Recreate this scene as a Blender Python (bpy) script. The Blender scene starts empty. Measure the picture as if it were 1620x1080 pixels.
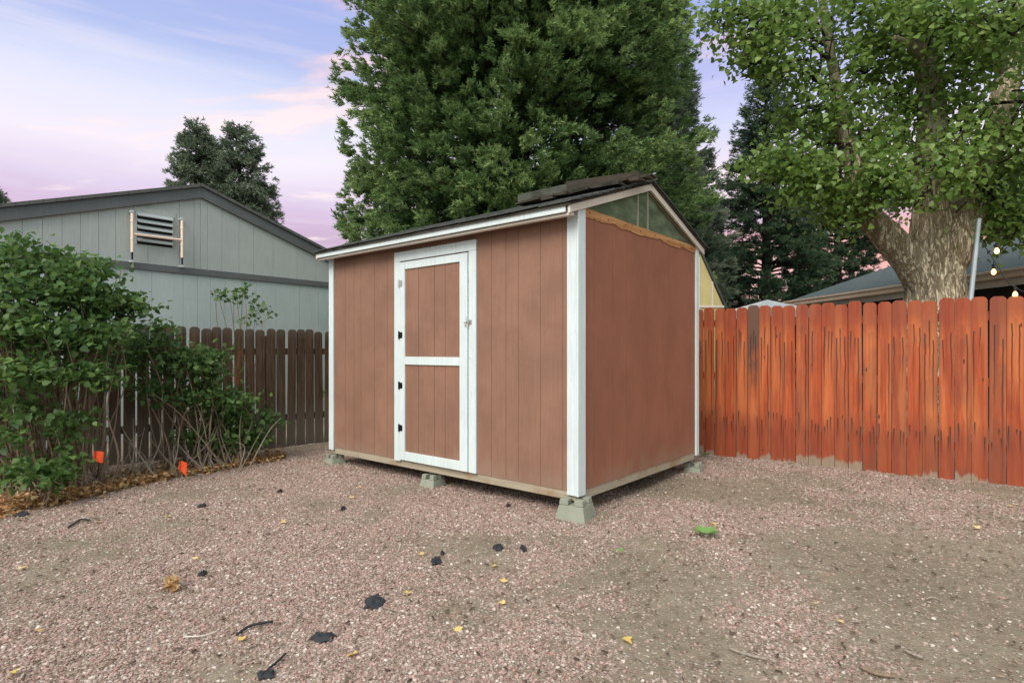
import bpy, math, random
import numpy as np
from mathutils import Vector, Matrix
R = math.radians
random.seed(7)
rng = np.random.default_rng(11)
scene = bpy.context.scene
COL = scene.collection

# ------------------------------------------------------------------ camera
HC = 1.30; FPX = 911.0; CX = 810.0; HY = 555.0
cd = bpy.data.cameras.new('camera'); cam = bpy.data.objects.new('camera', cd); COL.objects.link(cam)
cam.location = (0, 0, HC); cam.rotation_euler = (R(90), 0, 0)
cd.sensor_width = 36; cd.lens = FPX/1620*36; cd.shift_y = 15/1620; cd.clip_end = 2000; cd.clip_start = .05
scene.camera = cam
scene.view_settings.view_transform = 'Standard'; scene.view_settings.look = 'None'
scene.view_settings.gamma = 1; scene.view_settings.exposure = 0.55
SUN_EL, SUN_AZ = 42, 208          # azimuth the light comes from, clockwise from +Y

# ------------------------------------------------------------------ node helpers
class NT:
    def __init__(s, tree): s.t = tree; s.n = tree.nodes; s.l = tree.links
    def new(s, typ, **kw):
        n = s.n.new(typ)
        for k, v in kw.items():
            if k.startswith('i_'):
                key = k[2:]; key = int(key) if key.isdigit() else key.replace('_', ' ')
                s.put(n.inputs[key], v)
            else: setattr(n, k, v)
        return n
    def put(s, sock, v):
        if isinstance(v, bpy.types.NodeSocket): s.l.new(v, sock)
        else: sock.default_value = v
    def math(s, op, a, b=0.0, c=0.0, clamp=False):
        n = s.n.new('ShaderNodeMath'); n.operation = op; n.use_clamp = clamp
        s.put(n.inputs[0], a); s.put(n.inputs[1], b); s.put(n.inputs[2], c)
        return n.outputs[0]
    def mix(s, f, a, b, mode='MIX'):
        n = s.n.new('ShaderNodeMix'); n.data_type = 'RGBA'; n.blend_type = mode
        s.put(n.inputs[0], f)
        for i, v in ((6, a), (7, b)):
            if isinstance(v, (tuple, list)) and len(v) == 3: v = (*v, 1)
            s.put(n.inputs[i], v)
        return n.outputs[2]
    def ramp(s, f, stops, interp='LINEAR'):
        n = s.n.new('ShaderNodeValToRGB'); s.put(n.inputs[0], f); e = n.color_ramp.elements
        n.color_ramp.interpolation = interp
        while len(e) < len(stops): e.new(.5)
        for el, (p, c) in zip(e, stops):
            el.position = p
            el.color = (c, c, c, 1) if isinstance(c, (int, float)) else (*c, 1)
        return n.outputs[0]
    def noise(s, vec, scale, detail=3, rough=.55, dist=0.0, out=0):
        n = s.new('ShaderNodeTexNoise'); s.put(n.inputs['Vector'], vec)
        n.inputs['Scale'].default_value = scale; n.inputs['Detail'].default_value = detail
        n.inputs['Roughness'].default_value = rough; n.inputs['Distortion'].default_value = dist
        return n.outputs[out]
    def scale(s, vec, sc, loc=(0, 0, 0), rot=(0, 0, 0)):
        n = s.new('ShaderNodeMapping'); s.put(n.inputs[0], vec); s.put(n.inputs[1], loc)
        n.inputs[2].default_value = rot; n.inputs[3].default_value = sc
        return n.outputs[0]
    def sep(s, v):
        n = s.new('ShaderNodeSeparateXYZ'); s.put(n.inputs[0], v); return n.outputs
    def comb(s, x, y, z):
        n = s.new('ShaderNodeCombineXYZ'); s.put(n.inputs[0], x); s.put(n.inputs[1], y); s.put(n.inputs[2], z); return n.outputs[0]
    def step(s, v, a, b):
        n = s.new('ShaderNodeMapRange', interpolation_type='SMOOTHSTEP'); s.put(n.inputs[0], v)
        s.put(n.inputs[1], a); s.put(n.inputs[2], b); return n.outputs[0]

# ------------------------------------------------------------------ world
w = bpy.data.worlds.new('World'); scene.world = w; w.use_nodes = True
T = NT(w.node_tree); w.node_tree.nodes.clear()
out = T.new('ShaderNodeOutputWorld')
sky = T.new('ShaderNodeTexSky'); sky.sky_type = 'NISHITA'; sky.sun_disc = False
sky.sun_elevation = R(SUN_EL); sky.sun_rotation = R(SUN_AZ)
tc = T.new('ShaderNodeTexCoord').outputs['Generated']
d = T.sep(tc)
el = d[2]
wig = T.noise(T.scale(tc, (1.5, 1.5, 6)), 1.6, 4, .5)
wig = T.math('MULTIPLY', T.math('SUBTRACT', wig, .5), .075)
e2 = T.math('ADD', el, wig)
base = T.ramp(e2, [(0.0, (.58, .30, .30)), (.13, (.80, .25, .19)), (.175, (.74, .28, .26)), (.205, (.60, .40, .56)), (.24, (.80, .60, .64)),
                   (.285, (.80, .64, .72)), (.345, (.54, .55, .80)), (.41, (.36, .38, .74)), (.48, (.21, .28, .68)), (1, (.22, .30, .66))])
# left half of the sky is paler, more lilac
leftmask = T.step(T.math('MULTIPLY', d[0], -1), -.1, .35)
basel = T.ramp(e2, [(0, (.55, .30, .38)), (.17, (.50, .31, .47)), (.21, (.56, .36, .56)), (.245, (.64, .50, .68)), (.29, (.78, .69, .79)),
                    (.335, (.68, .66, .82)), (.385, (.47, .53, .78)), (.43, (.30, .38, .72)), (.5, (.24, .32, .69)), (1, (.24, .32, .66))])
base = T.mix(leftmask, base, basel)
cl = T.comb(T.math('DIVIDE', d[0], T.math('ADD', el, .12)), T.math('DIVIDE', d[1], T.math('ADD', el, .12)), 0)
cn = T.noise(T.scale(cl, (.8, 1.7, 1), (3.1, .4, 0)), 1.3, 5, .55, .4)
cm = T.step(cn, .56, .66)
hi = T.step(el, .34, .50)
ccol = T.mix(hi, (.90, .70, .68), (.90, .48, .52))
base = T.mix(T.math('MULTIPLY', cm, .85), base, ccol)
wsp = T.noise(T.scale(tc, (2, 2, 22), (0, 2.3, .7)), 1.5, 5, .6)
base = T.mix(T.math('MULTIPLY', T.step(wsp, .45, .75), .3), base, (.84, .72, .76))
# unseen sky overhead and behind the viewer, set pale to light the scene neutrally
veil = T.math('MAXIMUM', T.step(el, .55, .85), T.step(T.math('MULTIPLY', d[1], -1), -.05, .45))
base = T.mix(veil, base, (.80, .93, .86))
hs_ = T.new('ShaderNodeHueSaturation'); hs_.inputs['Saturation'].default_value = .80; hs_.inputs['Value'].default_value = 1.0; T.put(hs_.inputs['Color'], base); base = hs_.outputs[0]
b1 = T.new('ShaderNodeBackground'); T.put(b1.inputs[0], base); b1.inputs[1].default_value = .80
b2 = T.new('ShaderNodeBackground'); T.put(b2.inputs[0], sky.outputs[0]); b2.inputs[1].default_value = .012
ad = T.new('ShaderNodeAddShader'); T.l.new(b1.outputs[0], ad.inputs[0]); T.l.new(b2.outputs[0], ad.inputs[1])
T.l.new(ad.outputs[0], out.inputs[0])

sl = bpy.data.lights.new('sun', 'SUN'); so = bpy.data.objects.new('sun', sl); COL.objects.link(so)
sl.energy = 2.3; sl.angle = R(35); sl.color = (1, .93, .84)
az = R(SUN_AZ); sd = Vector((math.sin(az)*math.cos(R(SUN_EL)), math.cos(az)*math.cos(R(SUN_EL)), math.sin(R(SUN_EL))))
so.rotation_euler = sd.to_track_quat('Z', 'Y').to_euler()

# ------------------------------------------------------------------ geometry helpers
def at(px, py, Y): return np.array([(px-CX)/FPX*Y, Y, HC+(HY-py)/FPX*Y])
C0 = np.array([.51, 4.47]); XA = np.array([.768, -.640]); YA = np.array([.640, .768]); ROT = math.atan2(-.640, .768)
def ray_local(px, py, O, axis, off):
    """photo ray meets the plane local[axis]=off of a frame at O turned like the shed; returns local (x,y,z)"""
    dx, dy = (px-CX)/FPX, 1.0
    D = np.array([dx, dy]); n = XA if axis == 0 else YA
    t = (off + O @ n)/(D @ n); P = D*t - O
    return P @ XA, P @ YA, HC+(HY-py)/FPX*t
def front(px, py, off=0.0): r = ray_local(px, py, C0, 1, off); return r[0], r[2]
def side(px, py, off=0.0): r = ray_local(px, py, C0, 0, off); return r[1], r[2]

class MB:
    def __init__(s): s.v = []; s.f = []
    def hexa(s, p):      # 4 bottom ccw, 4 top
        b = len(s.v); s.v += [tuple(map(float, q)) for q in p]
        for q in ((3, 2, 1, 0), (4, 5, 6, 7), (0, 1, 5, 4), (1, 2, 6, 5), (2, 3, 7, 6), (3, 0, 4, 7)): s.f.append(tuple(b+i for i in q))
        return s
    def box(s, x0, x1, y0, y1, z0, z1):
        return s.hexa([(x0, y0, z0), (x1, y0, z0), (x1, y1, z0), (x0, y1, z0), (x0, y0, z1), (x1, y0, z1), (x1, y1, z1), (x0, y1, z1)])
    def prism(s, poly, d):   # poly: list of 3d points, d: offset vector
        b = len(s.v); n = len(poly); d = np.array(d, float)
        s.v += [tuple(map(float, p)) for p in poly] + [tuple(map(float, np.array(p)+d)) for p in poly]
        s.f.append(tuple(b+i for i in range(n))[::-1]); s.f.append(tuple(b+n+i for i in range(n)))
        for i in range(n): j = (i+1) % n; s.f.append((b+i, b+j, b+n+j, b+n+i))
        return s
    def tube(s, pts, rad, n=8, cap=True, disp=None):
        pts = [np.array(p, float) for p in pts]; b0 = len(s.v)
        if isinstance(rad, (int, float)): rad = [rad]*len(pts)
        up = np.array([0, 0, 1.0]); prev = None
        for i, p in enumerate(pts):
            t = pts[min(i+1, len(pts)-1)]-pts[max(i-1, 0)]; t = t/(np.linalg.norm(t)+1e-9)
            if prev is None:
                a = np.cross(t, up if abs(t[2]) < .9 else np.array([0, 1.0, 0]))
            else: a = prev - t*(prev @ t)
            a = a/(np.linalg.norm(a)+1e-9); prev = a; bb = np.cross(t, a)
            for k in range(n):
                th = 2*math.pi*k/n; r = rad[i]*(disp(i, th, p) if disp else 1)
                s.v.append(tuple(p+r*(math.cos(th)*a+math.sin(th)*bb)))
        for i in range(len(pts)-1):
            for k in range(n):
                k2 = (k+1) % n
                s.f.append((b0+i*n+k, b0+i*n+k2, b0+(i+1)*n+k2, b0+(i+1)*n+k))
        if cap:
            s.f.append(tuple(b0+k for k in range(n))[::-1]); s.f.append(tuple(b0+(len(pts)-1)*n+k for k in range(n)))
        return s
    def build(s, name, mat, parent=None, smooth=False, bevel=0):
        me = bpy.data.meshes.new(name); me.from_pydata(s.v, [], s.f); me.validate(); me.update()
        o = bpy.data.objects.new(name, me); COL.objects.link(o)
        if mat: me.materials.append(mat)
        if smooth: me.shade_smooth()
        if parent: o.parent = parent
        if bevel:
            m = o.modifiers.new('bevel', 'BEVEL'); m.width = bevel; m.segments = 2; m.limit_method = 'ANGLE'
        return o

def tag(o, label=None, cat=None, group=None, kind=None):
    for k, v in (('label', label), ('category', cat), ('group', group), ('kind', kind)):
        if v: o[k] = v
    return o
def empty(name, loc, rz=0, **kw):
    o = bpy.data.objects.new(name, None); COL.objects.link(o); o.location = tuple(map(float, loc)); o.rotation_euler = (0, 0, rz)
    o.empty_display_size = .2
    return tag(o, **kw)

def np_mesh(name, V, F, mat, parent=None, tint=None, smooth=False):
    V = np.ascontiguousarray(V, dtype=np.float32); F = np.ascontiguousarray(F, dtype=np.int32)
    me = bpy.data.meshes.new(name); n, k = F.shape
    me.vertices.add(len(V)); me.vertices.foreach_set('co', V.ravel())
    me.loops.add(n*k); me.loops.foreach_set('vertex_index', F.ravel())
    me.polygons.add(n); me.polygons.foreach_set('loop_start', np.arange(0, n*k, k, dtype=np.int32))
    me.update(calc_edges=True); me.validate()
    if tint is not None:
        a = me.attributes.new('tint', 'FLOAT', 'POINT'); a.data.foreach_set('value', np.ascontiguousarray(tint, dtype=np.float32))
    o = bpy.data.objects.new(name, me); COL.objects.link(o); me.materials.append(mat)
    if smooth: me.shade_smooth()
    if parent: o.parent = parent
    return o

def unit(a): return a/(np.linalg.norm(a, axis=-1, keepdims=True)+1e-9)
def frames(dirs, normals):
    y = unit(dirs); x = unit(np.cross(y, normals)); z = np.cross(x, y)
    return np.stack([x, y, z], axis=-1)
def scatter(tv, tf, pos, M, s):
    n = len(pos); k = len(tv)
    V = np.einsum('nij,kj->nki', M, tv)*np.asarray(s).reshape(-1, 1, 1) + pos[:, None, :]
    F = (tf[None]+(np.arange(n)*k)[:, None, None]).reshape(-1, tf.shape[1])
    return V.reshape(-1, 3), F
def hashn(ix, iy, iz, seed=0):
    h = (ix*374761393+iy*668265263+iz*2147483647+seed*974711) & 0xffffffff
    h = ((h ^ (h >> 13))*1274126177) & 0xffffffff
    return ((h ^ (h >> 16)) & 0xffff)/65535.0
def vnoise(P, seed=0):
    P = np.atleast_2d(np.asarray(P, float)); i = np.floor(P).astype(np.int64); f = P-i; f = f*f*(3-2*f); r = 0
    for dx in (0, 1):
        for dy in (0, 1):
            for dz in (0, 1):
                wgt = (f[:, 0] if dx else 1-f[:, 0])*(f[:, 1] if dy else 1-f[:, 1])*(f[:, 2] if dz else 1-f[:, 2])
                r = r+wgt*hashn(i[:, 0]+dx, i[:, 1]+dy, i[:, 2]+dz, seed)
    return r
def fbm(P, oct=4, seed=0):
    P = np.atleast_2d(np.asarray(P, float)); r = 0; a = .5; t = 0
    for o in range(oct): r = r+a*vnoise(P*2**o, seed+o*7); t += a; a *= .5
    return r/t
def smooth_path(pts, n=6):
    pts = np.array(pts, float); P = np.vstack([2*pts[0]-pts[1], pts, 2*pts[-1]-pts[-2]]); outp = []
    for i in range(1, len(P)-2):
        for k in range(n):
            t = k/n; p0, p1, p2, p3 = P[i-1], P[i], P[i+1], P[i+2]
            outp.append(.5*((2*p1)+(-p0+p2)*t+(2*p0-5*p1+4*p2-p3)*t*t+(-p0+3*p1-3*p2+p3)*t**3))
    outp.append(pts[-1]); return np.array(outp)

# ------------------------------------------------------------------ materials
def newmat(name):
    m = bpy.data.materials.new(name); m.use_nodes = True; m.node_tree.nodes.clear(); t = NT(m.node_tree)
    o = t.new('ShaderNodeOutputMaterial'); p = t.new('ShaderNodeBsdfPrincipled'); t.l.new(p.outputs[0], o.inputs[0])
    t.out = o; t.p = p; return m, t
def fin(t, col, rough=.7, bump=None, strength=.3, dist=.01, spec=.3, metal=0):
    if isinstance(col, tuple): col = (*col, 1) if len(col) == 3 else col
    t.put(t.p.inputs['Base Color'], col); t.put(t.p.inputs['Roughness'], rough)
    t.p.inputs['Specular IOR Level'].default_value = spec; t.p.inputs['Metallic'].default_value = metal
    if bump is not None:
        b = t.new('ShaderNodeBump'); t.put(b.inputs['Height'], bump); b.inputs['Strength'].default_value = strength
        b.inputs['Distance'].default_value = dist; t.l.new(b.outputs[0], t.p.inputs['Normal'])
def oc(t): return t.new('ShaderNodeTexCoord').outputs['Object']
def rnd(t): return t.new('ShaderNodeObjectInfo').outputs['Random']

def m_paint(name, c, var=.12, worn=None, wear_amt=.0, grain=True, rough=.65, blotch=None, dust=False):
    """painted rough-sawn board: vertical grain relief, faint mottling, chips"""
    m, t = newmat(name); v = oc(t)
    g = t.noise(t.scale(v, (60, 60, 2.2)), 1.5, 4, .65)
    mo = t.noise(v, 2.3, 4, .6)
    fine = t.noise(v, 55, 2, .6)
    col = t.mix(t.step(mo, .3, .75), tuple(x*(1-var) for x in c), tuple(min(1, x*(1+var)) for x in c))
    g5 = t.noise(t.scale(v, (95, 95, 1.1)), 1.3, 3, .7); col = t.mix(t.math('MULTIPLY', t.step(g, .35, .75), .38), col, tuple(x*.66 for x in c)); col = t.mix(t.math('MULTIPLY', t.step(g5, .48, .75), .32), col, tuple(min(1, x*1.28) for x in c))
    if dust:
        dz = t.math('ADD', t.sep(v)[2], t.math('MULTIPLY', t.noise(t.scale(v, (5, 5, 3)), 1, 4, .6), .5)); col = t.mix(t.math('MULTIPLY', t.step(dz, .66, .40), .38), col, (.30, .215, .165))
    col = t.mix(t.math('MULTIPLY', t.step(fine, .55, .8), .22), col, tuple(min(1, x*1.3+.01) for x in c))
    if blotch:
        bl = t.noise(t.scale(v, (9, 9, 1.6)), 1.3, 6, .7)
        col = t.mix(t.math('MULTIPLY', t.step(bl, .5, .72), .38), col, blotch)
    if worn:
        ch = t.noise(t.scale(v, (22, 22, 9)), 1.2, 5, .7)
        col = t.mix(t.step(ch, wear_amt, wear_amt+.02), col, worn)
    h = t.math('ADD', t.math('MULTIPLY', g, .8), t.math('MULTIPLY', fine, .5))
    fin(t, col, rough, h, .35, .004)
    return m
M = {}
M['siding'] = m_paint('brown_red_paint', (.262, .139, .096), .14, blotch=(.215, .122, .092), rough=.6, dust=True)
M['siding_warm_lit'] = m_paint('brown_red_paint_warm_lit', (.285, .114, .071), .10, blotch=(.225, .100, .070), rough=.6, dust=True)  # same shed paint, reddened: warm bounce from the fence put into the colour
M['white'] = m_paint('white_trim_paint', (.63, .70, .72), .05, worn=(.42, .36, .30), wear_amt=.675, rough=.55)
M['cream'] = m_paint('cream_rake_paint', (.62, .55, .48), .06, worn=(.35, .27, .2), wear_amt=.72, rough=.55)
M['housewall'] = m_paint('grey_green_house_paint', (.425, .455, .452), .05, rough=.7)
M['houselow'] = m_paint('pale_blue_house_paint', (.45, .51, .52), .05, rough=.7)
M['housetrim'] = m_paint('slate_trim_paint', (.125, .133, .142), .07, rough=.6)
M['vent'] = m_paint('vent_grey_paint', (.42, .455, .475), .1, rough=.5)
M['darkwall'] = m_paint('dark_house_paint', (.045, .042, .038), .1)
M['gutter'] = m_paint('tan_gutter_paint', (.56, .43, .33), .08, rough=.45)
M['yellow'] = m_paint('yellow_panel_paint', (.50, .43, .20), .12, rough=.6)

def m_wood(name, c1, c2, c3=None, rough=.8, knots=True, scale=1.0, axis=2):
    m, t = newmat(name); v = oc(t); r = rnd(t)
    v2 = t.comb(*[t.math('ADD', q, t.math('MULTIPLY', r, k)) for q, k in zip(t.sep(v), (3.3, 5.1, 11.7))])
    sc = [38*scale]*3; sc[axis] = 1.4*scale
    g = t.noise(t.scale(v2, tuple(sc)), 1.2, 6, .65, .6)
    b = t.noise(v2, 3.2, 4, .6)
    col = t.mix(t.step(g, .3, .7), c1, c2)
    if c3: col = t.mix(t.step(b, .48, .68), col, c3)
    fin(t, col, rough, g, .5, .004, .2)
    return m
M['sill'] = m_wood('weathered_skid_wood', (.30, .26, .20), (.42, .36, .27), (.30, .20, .12), axis=0)
M['rawwood'] = m_wood('raw_orange_wood', (.36, .16, .065), (.52, .29, .13), (.24, .10, .045), axis=1, scale=.8)
M['oldplank'] = m_wood('old_green_grey_plank', (.055, .062, .048), (.095, .102, .082), (.04, .04, .03), axis=0)
M['darkplank'] = m_wood('old_dark_plank', (.036, .030, .024), (.062, .052, .040), (.02, .018, .014), axis=0)
M['dry'] = m_wood('dry_stem', (.17, .12, .085), (.27, .2, .15))
M['greytwig'] = m_wood('grey_twig', (.22, .18, .145), (.34, .29, .24))

# left fence picket: dark weathered brown, some raw orange
m, t = newmat('weathered_picket'); v = oc(t); r = rnd(t); s3 = t.sep(v)
v2 = t.comb(t.math('ADD', s3[0], t.math('MULTIPLY', r, 17.3)), t.math('ADD', s3[1], r), t.math('ADD', s3[2], t.math('MULTIPLY', r, 31.1)))
g = t.noise(t.scale(v2, (55, 55, 2)), 1, 6, .7, .5); b = t.noise(t.scale(v2, (5, 5, 1.6)), 1, 4, .6)
col = t.mix(t.step(g, .32, .7), (.042, .027, .018), (.118, .076, .050))
patch = t.step(b, .52, .68); r2 = t.math('FRACT', t.math('MULTIPLY', r, 7.31))
col = t.mix(t.math('MULTIPLY', patch, t.step(r2, .35, .9)), col, (.20, .08, .034))
col = t.mix(t.math('MULTIPLY', t.math('GREATER_THAN', r2, .91), t.step(g, .2, .55)), col, (.22, .095, .045))
low = t.step(s3[2], .75, .12)
col = t.mix(t.math('MULTIPLY', low, .75), col, t.mix(g, (.10, .088, .072), (.19, .165, .135)))
topd = t.step(t.math('ADD', s3[2], t.math('MULTIPLY', b, .25)), 1.55, 1.72)
col = t.mix(t.math('MULTIPLY', topd, .6), col, (.12, .10, .085))
fin(t, col, .9, g, .6, .005, .15); M['picket_old'] = m

# right fence picket: orange red stain with drips
m, t = newmat('orange_stained_picket'); v = oc(t); r = rnd(t); s3 = t.sep(v)
def rr(k): return t.math('FRACT', t.math('MULTIPLY', t.math('ADD', r, .137*k), 13.7+7.1*k))
v2 = t.comb(t.math('ADD', s3[0], t.math('MULTIPLY', r, 17.3)), t.math('ADD', s3[1], r), t.math('ADD', s3[2], t.math('MULTIPLY', r, 31.1)))
g = t.noise(t.scale(v2, (42, 42, 1.6)), 1, 6, .65, .8); b = t.noise(t.scale(v2, (4, 4, 1.8)), 1, 4, .6)
br = t.noise(t.scale(v2, (11, 11, .8)), 1, 3, .5)
col = t.mix(t.step(g, .3, .72), (.30, .050, .017), (.49, .108, .034))
col = t.mix(t.math('MULTIPLY', t.step(b, .42, .7), .6), col, (.25, .042, .018))
col = t.mix(t.math('MULTIPLY', t.step(t.math('ADD', br, t.math('MULTIPLY', rr(9), .14)), .5, .72), .75), col, (.56, .165, .054))
hz = t.math('ADD', s3[2], t.math('MULTIPLY', b, .22))
hz = t.math('ADD', hz, t.math('MULTIPLY', t.math('SUBTRACT', rr(17), .5), .16)); mid = t.math('MULTIPLY', t.step(hz, .42, .72), t.step(hz, 1.78, 1.5))
grime = t.math('MULTIPLY', t.step(t.noise(t.scale(v2, (14, 14, 1.3)), 1, 4, .6), .5, .72), t.step(hz, .85, .35)); col = t.mix(t.math('MULTIPLY', grime, .55), col, (.11, .05, .034))
col = t.mix(t.math('MULTIPLY', t.math('SUBTRACT', 1, mid), .6), col, (.20, .038, .020))
tone = t.math('MULTIPLY', t.step(rr(14), .55, 1), t.step(b, .35, .6)); col = t.mix(t.math('MULTIPLY', tone, .42), col, (.17, .065, .036))
edge = t.step(t.math('ABSOLUTE', s3[0]), .03, .066)
col = t.mix(t.math('MULTIPLY', t.math('MULTIPLY', edge, .55), t.step(br, .3, .6)), col, (.22, .06, .03))
dk = t.math('GREATER_THAN', rr(5), .90)                   # the odd dark weathered board
col = t.mix(t.math('MULTIPLY', dk, t.step(t.math('ADD', b, t.math('MULTIPLY', s3[2], .35)), .75, 1.05)), col, (.13, .065, .045))
wob = t.math('MULTIPLY', t.math('SUBTRACT', t.noise(t.comb(0, 0, t.math('ADD', s3[2], t.math('MULTIPLY', r, 40))), 3.2, 2, .5), .5), .030)
drip = 0
for k, (x0, zt, ln) in enumerate(((-.036, 1.50, 1.25), (.030, 1.47, 1.5), (-.004, 1.52, .7), (-.042, .50, .30), (.038, .48, .34), (.006, .52, .2))):
    xc = t.math('ADD', x0, t.math('MULTIPLY', t.math('SUBTRACT', rr(k), .5), .022))
    dx = t.math('ABSOLUTE', t.math('SUBTRACT', t.math('ADD', s3[0], wob), xc))
    top = t.math('ADD', zt, t.math('MULTIPLY', t.math('SUBTRACT', rr(k+7), .5), .20))
    L = t.math('MULTIPLY', ln, t.math('ADD', .35, rr(k+12)))
    tt = t.math('DIVIDE', t.math('SUBTRACT', top, s3[2]), L)
    a = t.math('MULTIPLY', t.step(tt, 0, .012), t.step(tt, 1, .15))
    wd = t.step(dx, .0074, .0034)
    q = t.math('MULTIPLY', t.math('MULTIPLY', a, wd), t.math('GREATER_THAN', rr(k+20), .22 if k not in (2, 5) else .6))
    soft = t.math('MULTIPLY', t.math('MULTIPLY', a, t.step(dx, .018, 0)), .25)
    q = t.math('MAXIMUM', q, soft)
    drip = q if k == 0 else t.math('MAXIMUM', drip, q)
col = t.mix(t.math('MULTIPLY', drip, .92), col, (.045, .022, .016))
lowh = t.math('ADD', t.math('ADD', t.math('MULTIPLY', t.noise(t.scale(v2, (18, 18, 2)), 1, 5, .7), .25), t.math('MULTIPLY', rr(3), .24)), -.26)
bare = t.step(t.math('SUBTRACT', s3[2], lowh), .03, -.01)
col = t.mix(t.math('MULTIPLY', bare, .9), col, t.mix(g, (.20, .15, .11), (.34, .27, .21)))
kv = t.new('ShaderNodeTexVoronoi'); t.put(kv.inputs['Vector'], t.scale(v2, (9, 9, 2.6))); kv.inputs['Scale'].default_value = 1
col = t.mix(t.step(kv.outputs['Distance'], .085, .05), col, (.075, .025, .014))
fin(t, col, .62, g, .4, .003, .3); M['picket_new'] = m

# shingles
def m_shingle(name, c1, c2, c3):
    m, t = newmat(name); v = oc(t); br = t.new('ShaderNodeTexBrick'); t.put(br.inputs['Vector'], v)
    br.inputs['Scale'].default_value = 1; br.inputs['Brick Width'].default_value = .3; br.inputs['Row Height'].default_value = .14
    br.inputs['Mortar Size'].default_value = .006
    br.inputs['Color1'].default_value = (*c1, 1); br.inputs['Color2'].default_value = (*c2, 1); br.inputs['Mortar'].default_value = (*[x*.4 for x in c1], 1)
    n = t.noise(v, 3.0, 4, .6); f = t.noise(v, 120, 2, .6)
    col = t.mix(t.step(n, .4, .7), br.outputs['Color'], c3)
    col = t.mix(t.math('MULTIPLY', f, .5), col, (.16, .17, .17))
    h = t.math('SUBTRACT', t.math('MULTIPLY', f, .4), br.outputs['Fac'])
    fin(t, col, .9, h, .8, .006, .15); return m
M['shingle_black'] = m_shingle('old_black_shingle', (.022, .024, .022), (.04, .042, .038), (.05, .055, .045))
M['shingle_slate'] = m_shingle('slate_blue_shingle', (.050, .068, .080), (.078, .100, .112), (.065, .085, .09))
M['shingle_grey'] = m_shingle('grey_shingle', (.09, .09, .09), (.12, .12, .12), (.1, .1, .1))

def simple(name, c, rough=.6, metal=0, spec=.4, bscale=30, bst=.15, var=.15):
    m, t = newmat(name); v = oc(t); n = t.noise(v, bscale, 4, .6); n2 = t.noise(v, 5, 3, .6)
    col = t.mix(n2, tuple(x*(1-var) for x in c), tuple(min(1, x*(1+var)) for x in c))
    fin(t, col, rough, n, bst, .003, spec, metal); return m
M['concrete'] = simple('mossy_concrete', (.255, .265, .215), .95, bscale=40, bst=.6, var=.25)
M['hinge_black'] = simple('black_iron', (.015, .015, .017), .5, .6)
M['steel'] = simple('dull_steel', (.5, .5, .48), .45, .7)
M['copper'] = simple('pink_copper_pipe', (.92, .70, .58), .35, .2, var=.05)
M['rope'] = simple('pale_rope', (.62, .58, .5), .9)
M['pole'] = simple('galvanised_pole', (.46, .52, .56), .45, .4)
M['wire'] = simple('black_wire', (.02, .02, .02), .6)
M['tarp'] = simple('white_canopy_cloth', (.50, .53, .56), .8)
M['flag'] = simple('orange_flag_plastic', (.92, .10, .025), .5, var=.05)
M['fabric'] = simple('black_weed_fabric', (.022, .025, .032), .75, bscale=200, bst=.4)
M['bunched'] = simple('brown_lump', (.45, .27, .11), .8)
M['strut'] = m_wood('gable_muntin_wood', (.26, .27, .2), (.36, .35, .26))
m, t = newmat('green_gable_glass'); t.p.inputs['Base Color'].default_value = (.16, .22, .17, 1); t.p.inputs['Roughness'].default_value = .12
n = t.noise(t.scale(oc(t), (3, 3, 9)), 1.2, 4, .6)
t.put(t.p.inputs['Base Color'], t.mix(t.step(n, .35, .7), (.085, .11, .075), (.17, .20, .14)))
t.p.inputs['Specular IOR Level'].default_value = .6; M['glass'] = m
m, t = newmat('lit_bulb'); e = t.new('ShaderNodeEmission'); e.inputs[0].default_value = (1, .52, .16, 1); e.inputs[1].default_value = 4
t.l.new(e.outputs[0], t.out.inputs[0]); M['bulb'] = m

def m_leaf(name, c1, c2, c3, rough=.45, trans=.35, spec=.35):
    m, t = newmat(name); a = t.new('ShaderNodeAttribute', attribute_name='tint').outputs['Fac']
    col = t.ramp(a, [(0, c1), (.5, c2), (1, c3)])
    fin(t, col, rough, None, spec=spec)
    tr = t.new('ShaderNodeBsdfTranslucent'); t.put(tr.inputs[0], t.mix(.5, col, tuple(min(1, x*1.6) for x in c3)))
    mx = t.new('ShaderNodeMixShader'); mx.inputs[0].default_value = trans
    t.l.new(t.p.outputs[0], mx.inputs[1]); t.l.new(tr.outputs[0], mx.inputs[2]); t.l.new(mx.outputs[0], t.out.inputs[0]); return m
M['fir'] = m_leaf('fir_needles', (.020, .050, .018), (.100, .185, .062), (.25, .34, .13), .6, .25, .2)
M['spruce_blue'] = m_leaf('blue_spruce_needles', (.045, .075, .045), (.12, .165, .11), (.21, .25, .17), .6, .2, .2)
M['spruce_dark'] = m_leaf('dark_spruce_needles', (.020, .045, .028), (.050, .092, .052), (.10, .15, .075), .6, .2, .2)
M['cotton'] = m_leaf('cottonwood_leaf', (.055, .115, .020), (.14, .235, .048), (.26, .35, .10), .38, .42, .45)
M['lilac'] = m_leaf('shrub_leaf', (.028, .075, .020), (.072, .145, .040), (.15, .23, .065), .45, .35, .35)
M['weed'] = m_leaf('weed_leaf', (.08, .19, .05), (.14, .29, .075), (.22, .38, .12), .5, .3)
M['deadleaf'] = m_leaf('dead_leaf', (.22, .095, .042), (.42, .23, .11), (.66, .50, .27), .8, .15, .2)
M['yellowleaf'] = m_leaf('yellow_leaf', (.60, .42, .12), (.72, .52, .16), (.75, .58, .28), .7, .2, .2)
M['crumb'] = m_leaf('crumb', (.06, .045, .035), (.15, .105, .075), (.30, .22, .16), .9, 0.0, .1)
M['straw'] = m_leaf('straw', (.36, .27, .13), (.48, .38, .2), (.55, .46, .26), .8, .2, .2)

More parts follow.
